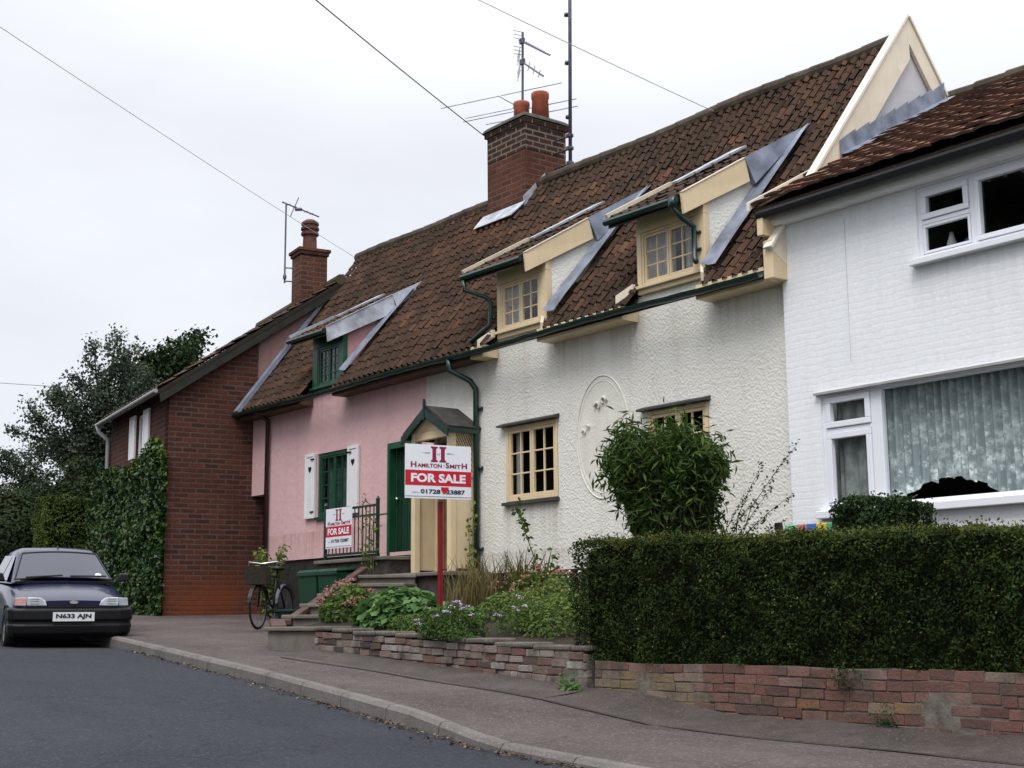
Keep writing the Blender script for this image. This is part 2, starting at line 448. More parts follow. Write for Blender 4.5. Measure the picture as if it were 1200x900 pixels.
M_CURTAIN = plain("pale_curtain_cloth", (0.42, 0.41, 0.40), 0.9, 0.2, 5)
M_GREYCURT = plain("teal_curtain_cloth", (0.07, 0.12, 0.11), 0.9, 0.3, 5)


def lace_mat():
    m, t, p = nodes_of("lace_net_curtain")
    v = coords(t)
    sp = N(t, "ShaderNodeSeparateXYZ")
    t.links.new(v, sp.inputs[0])

    def mulv(a, b):
        n = N(t, "ShaderNodeMath", operation='MULTIPLY')
        t.links.new(a, n.inputs[0])
        t.links.new(b, n.inputs[1])
        return n.outputs[0]
    pats = []
    for sc, hi in ((5.0, 0.56), (11.0, 0.52)):            # blossoms of two sizes, thicker towards the hem
        vo = N(t, "ShaderNodeTexVoronoi", Scale=sc)
        t.links.new(v, vo.inputs['Vector'])
        pats.append(mulv(rng(t, vo.outputs['Distance'], 0.12, hi, 1, 0), rng(t, noise(t, v, sc * 3.2, 3), 0.40, 0.56)))
    mx_ = N(t, "ShaderNodeMath", operation='MAXIMUM')
    t.links.new(pats[0], mx_.inputs[0])
    t.links.new(pats[1], mx_.inputs[1])
    wob = N(t, "ShaderNodeMath", operation='MULTIPLY_ADD')
    t.links.new(noise(t, v, 5, 2), wob.inputs[0])
    wob.inputs[1].default_value = 0.5
    t.links.new(sp.outputs['Z'], wob.inputs[2])
    low = rng(t, wob.outputs[0], 1.0, 1.85, 1.0, 0.35)
    fold = rng(t, noise(t, coords(t, (9, 1, 0.15)), 2.2, 3), 0.35, 0.65, 0.0, 0.35)  # light and dark of the folds put into the cloth colour
    c0 = colmix(t, fold, (0.235, 0.275, 0.285), (0.43, 0.475, 0.485))
    c = colmix(t, mulv(mx_.outputs[0], low), c0, (0.92, 0.95, 0.95))
    t.links.new(c, p.inputs['Base Color'])
    p.inputs['Roughness'].default_value = 0.95
    return m


M_LACE = lace_mat()


def stripes_mat():
    m, t, p = nodes_of("patchwork_print")
    v = coords(t, (1, 1, 1))
    sp = N(t, "ShaderNodeSeparateXYZ")
    t.links.new(v, sp.inputs[0])
    r = N(t, "ShaderNodeValToRGB")
    r.color_ramp.interpolation = 'CONSTANT'
    els = r.color_ramp.elements
    cols = [(0.0, (0.16, 0.42, 0.25)), (0.22, (0.45, 0.16, 0.17)), (0.42, (0.05, 0.12, 0.45)), (0.62, (0.62, 0.45, 0.04)), (0.82, (0.10, 0.32, 0.20))]
    els[0].position, els[0].color = cols[0][0], (*cols[0][1], 1)
    els[1].position, els[1].color = cols[-1][0], (*cols[-1][1], 1)
    for q, c in cols[1:-1]:
        x = els.new(q)
        x.color = (*c, 1)
    t.links.new(rng(t, sp.outputs['X'], -0.25, 0.27), r.inputs[0])
    t.links.new(r.outputs[0], p.inputs['Base Color'])
    p.inputs['Roughness'].default_value = 0.6
    return m


M_PATCH = stripes_mat()

# ------------------------------------------------------------------ helpers
ORG = {}


def thing(name, label, cat, loc=(0, 0, 0), rotz=0.0, group=None, local=False):
    o = bpy.data.objects.new(name, None)
    o.empty_display_size = 0.2
    C.objects.link(o)
    o.location = loc
    o.rotation_euler = (0, 0, rotz)
    o['label'] = label
    o['category'] = cat
    if group:
        o['group'] = group
    ORG[o.name] = (0, 0, 0) if local else tuple(loc)
    return o


def tag(o, label, cat, group=None):
    o['label'] = label
    o['category'] = cat
    if group:
        o['group'] = group
    return o


class MB:
    def __init__(s):
        s.v, s.f, s.t = [], [], []

    def face(s, pts, tint=0.5):
        b = len(s.v)
        s.v.extend([tuple(p) for p in pts])
        s.f.append(tuple(range(b, b + len(pts))))
        s.t.append(tint)

    def box(s, x0, x1, y0, y1, z0, z1, tint=0.5, M=None):
        p = [(x, y, z) for z in (z0, z1) for y in (y0, y1) for x in (x0, x1)]
        if M is not None:
            p = [tuple(M @ Vector(q)) for q in p]
        b = len(s.v)
        s.v.extend(p)
        for q in ((0, 2, 3, 1), (4, 5, 7, 6), (0, 1, 5, 4), (2, 6, 7, 3), (0, 4, 6, 2), (1, 3, 7, 5)):
            s.f.append(tuple(b + i for i in q))
            s.t.append(tint)
        return s

    def prism(s, pts, d, tint=0.5):
        """polygon (3-D points) extruded by vector d"""
        n = len(pts)
        b = len(s.v)
        d = Vector(d)
        s.v.extend([tuple(p) for p in pts])
        s.v.extend([tuple(Vector(p) + d) for p in pts])
        s.f.append(tuple(range(b, b + n)))
        s.f.append(tuple(range(b + 2 * n - 1, b + n - 1, -1)))
        s.t.extend([tint] * 2)
        for i in range(n):
            j = (i + 1) % n
            s.f.append((b + j, b + i, b + n + i, b + n + j))
            s.t.append(tint)
        return s

    def tube(s, pts, r, n=8, tint=0.5, cap=True):
        pts = [Vector(p) for p in pts]
        rs = r if isinstance(r, (list, tuple)) else [r] * len(pts)
        b = len(s.v)
        prev = None
        for i, p in enumerate(pts):
            if i == 0:
                d = pts[1] - p
            elif i == len(pts) - 1:
                d = p - pts[i - 1]
            else:
                d = (pts[i + 1] - p).normalized() + (p - pts[i - 1]).normalized()
            if d.length < 1e-9:
                d = Vector((0, 0, 1))
            d.normalize()
            if prev is None:
                a = Vector((0, 0, 1)) if abs(d.z) < 0.9 else Vector((1, 0, 0))
                u = d.cross(a).normalized()
            else:
                u = prev - d * prev.dot(d)
                u = u.normalized() if u.length > 1e-6 else d.orthogonal().normalized()
            prev = u
            w = d.cross(u)
            for k in range(n):
                an = 2 * math.pi * k / n
                s.v.append(tuple(p + (u * math.cos(an) + w * math.sin(an)) * rs[i]))
        for i in range(len(pts) - 1):
            for k in range(n):
                k2 = (k + 1) % n
                s.f.append((b + i * n + k, b + i * n + k2, b + (i + 1) * n + k2, b + (i + 1) * n + k))
                s.t.append(tint)
        if cap:
            s.f.append(tuple(b + k for k in range(n - 1, -1, -1)))
            e_ = b + (len(pts) - 1) * n
            s.f.append(tuple(e_ + k for k in range(n)))
            s.t.extend([tint] * 2)
        return s

    def lathe(s, prof, cx, cy, n=20, tint=0.5):
        """profile [(r, z)] round a vertical axis"""
        b = len(s.v)
        for r_, z in prof:
            for k in range(n):
                a = 2 * math.pi * k / n
                s.v.append((cx + r_ * math.cos(a), cy + r_ * math.sin(a), z))
        for i in range(len(prof) - 1):
            for k in range(n):
                k2 = (k + 1) % n
                s.f.append((b + i * n + k, b + i * n + k2, b + (i + 1) * n + k2, b + (i + 1) * n + k))
                s.t.append(tint)
        s.f.append(tuple(b + k for k in range(n - 1, -1, -1)))
        s.f.append(tuple(b + (len(prof) - 1) * n + k for k in range(n)))
        s.t.extend([tint] * 2)
        return s

    def grid(s, rows, tint=0.5):
        b = len(s.v)
        n = len(rows[0])
        for r_ in rows:
            s.v.extend([tuple(p) for p in r_])
        for i in range(len(rows) - 1):
            for k in range(n - 1):
                s.f.append((b + i * n + k, b + i * n + k + 1, b + (i + 1) * n + k + 1, b + (i + 1) * n + k))
                s.t.append(tint)
        return s

    def build(s, name, m, parent=None, off=None, smooth=False, bevel=0.0, kind=None, cast=True):
        if off is None:
            q = parent
            while q is not None and q.parent is not None:
                q = q.parent
            off = ORG.get(q.name, (0, 0, 0)) if q is not None else (0, 0, 0)
        v = np.array(s.v, dtype=float).reshape(-1, 3) - np.array(off)
        me = bpy.data.meshes.new(name)
        me.from_pydata(v.tolist(), [], s.f)
        at = me.attributes.new('tint', 'FLOAT', 'FACE')
        at.data.foreach_set('value', np.array(s.t, dtype=np.float32))
        me.materials.append(m)
        if smooth:
            me.polygons.foreach_set('use_smooth', [True] * len(me.polygons))
        me.update()
        o = bpy.data.objects.new(name, me)
        C.objects.link(o)
        if parent is not None:
            o.parent = parent
        if bevel:
            b = o.modifiers.new('bevel', 'BEVEL')
            b.width = bevel
            b.segments = 2
            b.limit_method = 'ANGLE'
        if kind:
            o['kind'] = kind
        return o


def single(mb, name, m, label, cat, loc, group=None, smooth=False, bevel=0):
    """a thing that is one mesh, its origin at loc"""
    o = mb.build(name, m, None, loc, smooth, bevel)
    o.location = loc
    ORG[o.name] = tuple(loc)
    return tag(o, label, cat, group)


def interp(tab, x):
    return float(np.interp(x, [a for a, b in tab], [b for a, b in tab]))


def leafmb(mb_list, pts, size, aspect=1.8, normal=None, spread=1.0, tint=None, droop=0.0, fold=0.25, seed=1):
    """append leaves (two folded triangles pairs) at pts; returns arrays to be built by leafobj"""
    r = np.random.default_rng(seed)
    pts = np.asarray(pts, float)
    n = len(pts)
    if normal is None:
        nr = r.normal(size=(n, 3))
    else:
        nr = np.asarray(normal, float) + r.normal(size=(n, 3)) * spread
    nr /= np.linalg.norm(nr, axis=1, keepdims=True) + 1e-9
    d = r.normal(size=(n, 3))
    d[:, 2] -= droop
    d -= nr * (d * nr).sum(1, keepdims=True)
    d /= np.linalg.norm(d, axis=1, keepdims=True) + 1e-9
    w = np.cross(nr, d)
    sz = r.uniform(size[0], size[1], size=(n, 1))
    a = pts - d * sz * 0.5
    b = pts + d * sz * 0.5
    l = pts + w * sz * 0.5 / aspect + nr * sz * fold * 0.4
    q = pts - w * sz * 0.5 / aspect + nr * sz * fold * 0.4
    t = r.uniform(0, 1, n) if tint is None else np.clip(np.asarray(tint) + r.normal(0, 0.13, n), 0, 1)
    mb_list.append((a, q, b, l, t))


def leafobj(lst, name, m, parent=None, off=None, kind=None):
    A = np.concatenate([x[0] for x in lst])
    Q = np.concatenate([x[1] for x in lst])
    B = np.concatenate([x[2] for x in lst])
    Lf = np.concatenate([x[3] for x in lst])
    T = np.concatenate([x[4] for x in lst])
    n = len(A)
    if off is None:
        q = parent
        while q is not None and q.parent is not None:
            q = q.parent
        off = ORG.get(q.name, (0, 0, 0)) if q is not None else (0, 0, 0)
    V = np.stack([A, Q, B, Lf], 1).reshape(-1, 3) - np.array(off)
    me = bpy.data.meshes.new(name)
    me.vertices.add(4 * n)
    me.vertices.foreach_set('co', V.astype(np.float32).ravel())
    idx = np.arange(n)[:, None] * 4
    tri = np.concatenate([idx + np.array([0, 1, 2]), idx + np.array([0, 2, 3])], 1).reshape(-1)
    me.loops.add(6 * n)
    me.loops.foreach_set('vertex_index', tri.astype(np.int32))
    me.polygons.add(2 * n)
    me.polygons.foreach_set('loop_start', np.arange(0, 6 * n, 3, dtype=np.int32))
    at = me.attributes.new('tint', 'FLOAT', 'FACE')
    at.data.foreach_set('value', np.repeat(T, 2).astype(np.float32))
    me.materials.append(m)
    me.update(calc_edges=True)
    me.validate()
    o = bpy.data.objects.new(name, me)
    C.objects.link(o)
    if parent is not None:
        o.parent = parent
    if kind:
        o['kind'] = kind
    return o


def wall_holes(mb, x0, x1, z0, z1, holes, y, depth=0.16):
    xs = sorted({x0, x1, *[h[0] for h in holes], *[h[1] for h in holes]})
    zs = sorted({z0, z1, *[h[2] for h in holes], *[h[3] for h in holes]})
    xs = [x for x in xs if x0 <= x <= x1]
    zs = [z for z in zs if z0 <= z <= z1]
    for i in range(len(xs) - 1):
        for j in range(len(zs) - 1):
            cx, cz = (xs[i] + xs[i + 1]) / 2, (zs[j] + zs[j + 1]) / 2
            if any(h[0] < cx < h[1] and h[2] < cz < h[3] for h in holes):
                continue
            mb.face([(xs[i], y, zs[j]), (xs[i + 1], y, zs[j]), (xs[i + 1], y, zs[j + 1]), (xs[i], y, zs[j + 1])])
    for a, b, c, d in holes:
        mb.face([(a, y, c), (a, y + depth, c), (a, y + depth, d), (a, y, d)])
        mb.face([(b, y, c), (b, y, d), (b, y + depth, d), (b, y + depth, c)])
        mb.face([(a, y, d), (a, y + depth, d), (b, y + depth, d), (b, y, d)])
        mb.face([(a, y, c), (b, y, c), (b, y + depth, c), (a, y + depth, c)])


def frame_bars(mb, x0, x1, z0, z1, y, w, d):
    """rectangular ring of bars, outer face at y, butted end to end"""
    mb.box(x0, x1, y, y + d, z1 - w, z1)
    mb.box(x0, x1, y, y + d, z0, z0 + w)
    mb.box(x0, x0 + w, y, y + d, z0 + w, z1 - w)
    mb.box(x1 - w, x1, y, y + d, z0 + w, z1 - w)


def casements(mb, x0, x1, z0, z1, y, nlights, cols, rows, fw=0.05, cw=0.035, bw=0.018):
    frame_bars(mb, x0, x1, z0, z1, y, fw, 0.07)
    lw = (x1 - x0 - 2 * fw) / nlights
    panes = []
    for k in range(nlights):
        a = x0 + fw + k * lw + 0.004
        b = a + lw - 0.008
        frame_bars(mb, a, b, z0 + fw + 0.003, z1 - fw - 0.003, y + 0.012, cw, 0.045)
        ia, ib, ja, jb = a + cw, b - cw, z0 + fw + cw + 0.003, z1 - fw - cw - 0.003
        for c in range(1, cols):
            xx = ia + (ib - ia) * c / cols
            mb.box(xx - bw / 2, xx + bw / 2, y + 0.022, y + 0.05, ja, jb)
        for r_ in range(1, rows):
            zz = ja + (jb - ja) * r_ / rows
            mb.box(ia, ib, y + 0.025, y + 0.047, zz - bw / 2, zz + bw / 2)
        panes.append((ia, ib, ja, jb))
    return panes


def pane(parent, x0, x1, z0, z1, y, m=None, name='pane'):
    b = MB()
    b.face([(x0 - 0.004, y, z0 - 0.004), (x1 + 0.004, y, z0 - 0.004), (x1 + 0.004, y, z1 + 0.004), (x0 - 0.004, y, z1 + 0.004)])
    return b.build(name, m or M_GLASSDARK, parent)


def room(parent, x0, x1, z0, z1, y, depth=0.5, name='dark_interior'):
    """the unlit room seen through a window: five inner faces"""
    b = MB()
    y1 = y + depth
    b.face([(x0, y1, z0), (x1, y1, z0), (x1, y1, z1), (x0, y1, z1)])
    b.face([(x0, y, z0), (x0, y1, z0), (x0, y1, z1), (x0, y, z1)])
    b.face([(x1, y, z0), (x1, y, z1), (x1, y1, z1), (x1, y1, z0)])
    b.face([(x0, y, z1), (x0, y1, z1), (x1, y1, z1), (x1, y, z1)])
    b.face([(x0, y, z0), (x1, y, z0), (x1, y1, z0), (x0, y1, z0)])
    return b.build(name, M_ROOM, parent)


def curtain_strip(parent, x0, x1, z0, z1, y, m, waves=6, amp=0.025, name='curtain', bottom=None, nx=60):
    b = MB()
    rows = []
    for j in range(7):
        row = []
        for i in range(nx + 1):
            u = i / nx
            x = x0 + (x1 - x0) * u
            zb = z0 if bottom is None else bottom(x)
            z = zb + (z1 - zb) * j / 6
            yy = y + amp * math.sin(u * waves * 2 * math.pi + 0.9 * math.sin(u * 17)) + 0.4 * amp * math.sin(u * waves * 5.3 + 1)
            row.append((x, yy, z))
        rows.append(row)
    b.grid(rows)
    return b.build(name, m, parent, smooth=True)


def pantiles(mb, A, B, Cc, D, ncol, nrow, amp=0.056, lip=0.011, jit=0.006, skip=None, profile='S', seed=3, sag=0.0, warm=0.0):
    """curved clay tiles over the bilinear patch A(eave left) B(eave right) C(top right) D(top left)"""
    r = random.Random(seed)
    A, B, Cc, D = map(Vector, (A, B, Cc, D))
    nrm = (B - A).cross(D - A).normalized()
    if nrm.z < 0:
        nrm = -nrm

    def P(u, v):
        p = (A * (1 - u) + B * u) * (1 - v) + (D * (1 - u) + Cc * u) * v
        und = mnoise.noise(Vector((p.x * 0.45, p.y * 0.5, 3.1))) * 0.035
        return p + nrm * (und - sag * math.sin(math.pi * v) * (0.6 + 0.4 * math.sin(2.3 * u)))
    k = 8 if profile == 'S' else 5
    for i in range(ncol):
        for j in range(nrow):
            u0, u1 = i / ncol, (i + 1) / ncol
            v0, v1 = j / nrow, min(1.0, (j + 1.18) / nrow)
            c = P((u0 + u1) / 2, (v0 + v1) / 2)
            if skip and skip(c):
                continue
            dj = r.uniform(-jit, jit)
            sj = r.uniform(-0.13, 0.13) / nrow
            tilt = r.uniform(-0.010, 0.010)
            mn = mnoise.noise(Vector((c.x * 0.5, c.y * 0.7, c.z * 0.7))) * 0.22 + mnoise.noise(Vector((c.x * 2.1, c.y * 2.3, c.z * 2.3))) * 0.14
            t = r.gauss(0.46 + warm, 0.14) + mn
            if r.random() < 0.035:
                t += 0.28
            t = min(1, max(0, t))
            lo, hi, lf = [], [], []
            for q in range(k + 1):
                w = q / k
                uu = u0 + (u1 - u0) * (w * 1.02)
                if profile == 'S':
                    h = amp * (0.9 * math.exp(-((w - 0.72) / 0.20) ** 2) - 0.25 * math.exp(-((w - 0.25) / 0.22) ** 2))
                else:
                    h = amp * math.sin(math.pi * w)
                h += dj + tilt * (w - 0.5)
                pb = P(min(1.0, uu), max(0.0, v0 + (sj if j else 0))) + nrm * (h + lip + 0.012)
                pt = P(min(1.0, uu), v1) + nrm * (h * 0.95 + 0.0)
                lo.append(pb)
                hi.append(pt)
                lf.append(pb - nrm * lip)
            b = len(mb.v)
            mb.v.extend([tuple(x) for x in lf + lo + hi])
            n = k + 1
            for q in range(k):
                mb.f.append((b + q, b + q + 1, b + n + q + 1, b + n + q))
                mb.t.append(max(0, t - 0.1))
                mb.f.append((b + n + q, b + n + q + 1, b + 2 * n + q + 1, b + 2 * n + q))
                mb.t.append(t)


def text_into(mb, s, O, U, V, w, h, bold=0.0, tint=0.5):
    """letters of s as flat faces, filling w x h centred on O in the plane U,V"""
    cu = bpy.data.curves.new('lettering', 'FONT')
    cu.body = s
    cu.offset = bold
    cu.resolution_u = 3
    o = bpy.data.objects.new('lettering', cu)
    C.objects.link(o)
    dg = bpy.context.evaluated_depsgraph_get()
    dg.update()
    me = bpy.data.meshes.new_from_object(o.evaluated_get(dg))
    vs = np.array([v.co[:] for v in me.vertices])
    fs = [tuple(p.vertices) for p in me.polygons]
    bpy.data.objects.remove(o)
    bpy.data.meshes.remove(me)
    bpy.data.curves.remove(cu)
    mn, mx = vs.min(0), vs.max(0)
    x = (vs[:, 0] - (mn[0] + mx[0]) / 2) / (mx[0] - mn[0]) * w
    y = (vs[:, 1] - (mn[1] + mx[1]) / 2) / (mx[1] - mn[1]) * h
    O, U, V = Vector(O), Vector(U), Vector(V)
    b = len(mb.v)
    for a, c in zip(x, y):
        mb.v.append(tuple(O + U * float(a) + V * float(c)))
    for f in fs:
        mb.f.append(tuple(b + i for i in f))
        mb.t.append(tint)


# ------------------------------------------------------------------ the ground
KZ = [(-200, 4.5), (-60, 1.5), (-40, 0.75), (-24, 0.08), (-17.44, -0.235), (-12.59, -0.48), (-9.92, -0.645), (-9.1, -0.70), (-7.9, -0.838), (-7.1, -0.858), (-6.17, -0.872), (-3, -0.915), (0, -0.98), (12, -1.2), (60, -2.2)]
RZ = [(-200, 4.4), (-60, 1.4), (-40, 0.65), (-24, -0.05), (-20, -0.29), (-18.5, -0.345), (-17.4, -0.345), (-12.5, -0.598), (-9.9, -0.765), (-8.9, -0.83), (-7.9, -0.89), (-6.17, -0.925), (-3, -0.975), (0, -1.04), (12, -1.26), (60, -2.26)]


def yk(x):
    y = 5.6 - 0.127 * (x + 6.2)
    if x < -17.4:
        y += 0.017 * (x + 17.4) ** 2 if x > -40 else 0.017 * 22.6 ** 2 + 0.77 * (-40 - x)
    return y


def kz(x):
    return interp(KZ, x)


def rz(x):
    return interp(RZ, x)


def gz(x, y):
    d = y - yk(x)
    return kz(x) + 0.014 * min(max(d, 0), 2.4) + 0.02 * max(0, min(d - 2.4, 6))


XS = [-200, -120, -80, -60, -50, -44, -40] + [-38 + 0.6 * i for i in range(65)] + [2, 4, 8, 14, 24, 40, 60]
g = MB()
g.grid([[(x, y, -0.25 + (rz(x) if y < 12 else gz(x, y)) + (0.02 * max(0, y - 40))) for x in XS] for y in (-400, -100, -40, -20, -10, -4, 2, 8, 14, 20, 40, 90, 200, 500)])
g.build('ground', M_GRASSG, smooth=True, kind='structure')
rd = MB()
rd.grid([[(x, yk(x) - 0.02 - d, rz(x) + 0.03 * (1 - abs(d - 3.2) / 3.2) if d < 6.4 else rz(x)) for x in XS] for d in (0.0, 0.3, 0.8, 1.6, 2.6, 3.6, 4.8, 5.8, 6.4, 6.7)])
rd.build('road', M_ASPHALT, smooth=True, kind='structure')
pv = MB()
pv.grid([[(x, yk(x) + 0.10 + d, gz(x, yk(x) + d)) for x in XS] for d in (0.0, 0.5, 1.0, 1.5, 2.0, 2.4, 3.2, 4.2, 5.2, 6.5, 8.5)])
pv.build('pavement', M_PAVE, smooth=True, kind='structure')
kb = MB()
xx = 6.0
while xx > -40:
    ln = 0.915
    x1 = xx - ln * 0.985
    prof = lambda x: [(x, yk(x) - 0.015, rz(x) - 0.1), (x, yk(x), kz(x) - 0.03), (x, yk(x) + 0.03, kz(x)), (x, yk(x) + 0.105, kz(x) + 0.004), (x, yk(x) + 0.105, rz(x) - 0.1)]
    kb.grid([prof(xx), prof((xx + x1) / 2), prof(x1)])
    kb.face(prof(xx))
    kb.face(prof(x1))
    xx -= ln
kb.build('kerb', M_KERB, kind='structure')

# soil of the raised front garden
BW = [(-15.2, -0.02), (-14.2, -0.06), (-11.6, -0.16), (-9.4, -0.24), (-9.2, -0.37), (2, -0.42)]


def bedz(x, y):
    t = min(1, max(0, (y - 8.2) / 3.5))
    z0 = interp(BW, x) - 0.05
    return z0 + (0.40 - z0) * t ** 0.8


sb = MB()
bx = [-14.9 + 0.35 * i for i in range(49)]
sb.grid([[(x, y, bedz(x, y) + 0.03 * mnoise.noise(Vector((x * 2, y * 2, 0)))) for x in bx] for y in (8.12, 8.4, 8.8, 9.3, 9.9, 10.5, 11.2, 11.95)])
sb.build('garden_bed', M_SOIL, smooth=True, kind='structure')

# ------------------------------------------------------------------ roof plane of the cottage row
EY, EZ, SL = 11.72, 3.98, 1.346
RY, RZT = 14.28, 7.43


def roofz(y):
    return EZ + SL * (y - EY)


# ------------------------------------------------------------------ cream cottage
cc = thing('cream_cottage', 'cream roughcast cottage with two cream dormers, joined to the white brick house', 'cottage', (-14.1, 12.0, 0.5))
W1 = (-15.80, -14.60, 1.66, 2.77)
W2 = (-12.78, -11.68, 1.62, 2.63)
w = MB()
wall_holes(w, -17.88, -10.34, 0.66, 4.16, [W1, W2], 12.0)
w.face([(-10.34, 12, 0.3), (-10.34, 17, 0.3), (-10.34, 17, 4.16), (-10.34, 12, 4.16)])
w.build('wall', M_CREAMWALL, cc)
p_ = MB()
p_.box(-17.88, -10.34, 11.985, 12.1, 0.0, 0.63)
p_.build('plinth', M_PLINTH, cc)
p_ = MB()
p_.box(-17.88, -10.34, 11.978, 12.1, 0.632, 0.662)
p_.build('plinth_band', plain("maroon_band_paint", (0.06, 0.012, 0.014), 0.6), cc)


def lower_window(root, X0, X1, Z0, Z1, curt=None):
    f = MB()
    ps = casements(f, X0 + 0.01, X1 - 0.01, Z0 + 0.01, Z1 - 0.01, 12.0 - 0.012, 2, 2, 3, 0.055, 0.04, 0.022)
    fo = f.build('window', M_CREAMPAINT, root, bevel=0.004)
    for q in ps:
        pane(fo, *q, 12.03)
    room(fo, X0 + 0.02, X1 - 0.02, Z0 + 0.02, Z1 - 0.02, 12.08, 0.6)
    h = MB()
    h.prism([(X0 - 0.10, 12.0, Z1 + 0.06), (X0 - 0.10, 11.89, Z1 + 0.02), (X0 - 0.10, 11.89, Z1 - 0.005), (X0 - 0.10, 12.0, Z1 + 0.0)], (X1 - X0 + 0.14, 0, 0))
    h.build('drip_board', M_SLATE, fo)
    s_ = MB()
    s_.box(X0 - 0.03, X1 + 0.02, 11.93, 12.0, Z0 - 0.045, Z0 - 0.002)
    s_.build('sill', M_SLATE, fo)
    return fo


fo = lower_window(cc, *W1)
curtain_strip(fo, -15.74, -15.55, 1.72, 2.72, 12.14, M_CURTAIN, 2, 0.015)
lower_window(cc, *W2)

# oval plaster cartouche between the lower windows
pl_ = MB()
cx, cz, rx, rzz = -13.66, 2.40, 0.53, 0.83


def oval(a, b_, yy):
    return [(cx + a * math.cos(t), yy, cz + b_ * math.sin(t)) for t in [2 * math.pi * i / 48 for i in range(48)]]


pl_.prism(oval(rx - 0.02, rzz - 0.02, 12.01), (0, -0.013, 0))
pl_.build('plaque_field', plain('plaque_limewash', (0.70, 0.68, 0.62), 0.9, 0.08, 4, bs=0.8, bscale=26), cc)
pl_ = MB()
for s_, rr in ((1.0, 0.012), (0.91, 0.007)):
    o_ = oval(rx * s_, rzz * s_, 11.998)
    pl_.tube(o_ + o_[:2], rr, 6, cap=False)
for bx_, bz_, sc in ((-13.66, 2.84, 0.8), (-13.97, 2.52, 0.5)):
    for k in (-1, 1):
        pts = []
        for i in range(9):
            a = i / 8 * 1.6 * math.pi
            rr = (0.02 + 0.075 * (1 - i / 8)) * sc
            pts.append((bx_ + k * (0.07 * sc + rr * math.cos(a) * 0.8) - 0.01, 11.975, bz_ + rr * math.sin(a) + 0.03 * k))
        pl_.tube(pts, [0.026 * sc] * 4 + [0.02 * sc] * 3 + [0.013 * sc] * 2, 6)
pl_.build('oval_plaque', MATS['plaque_limewash'], cc, smooth=True)

# dormers ------------------------------------------------------------------
SKIPS = []


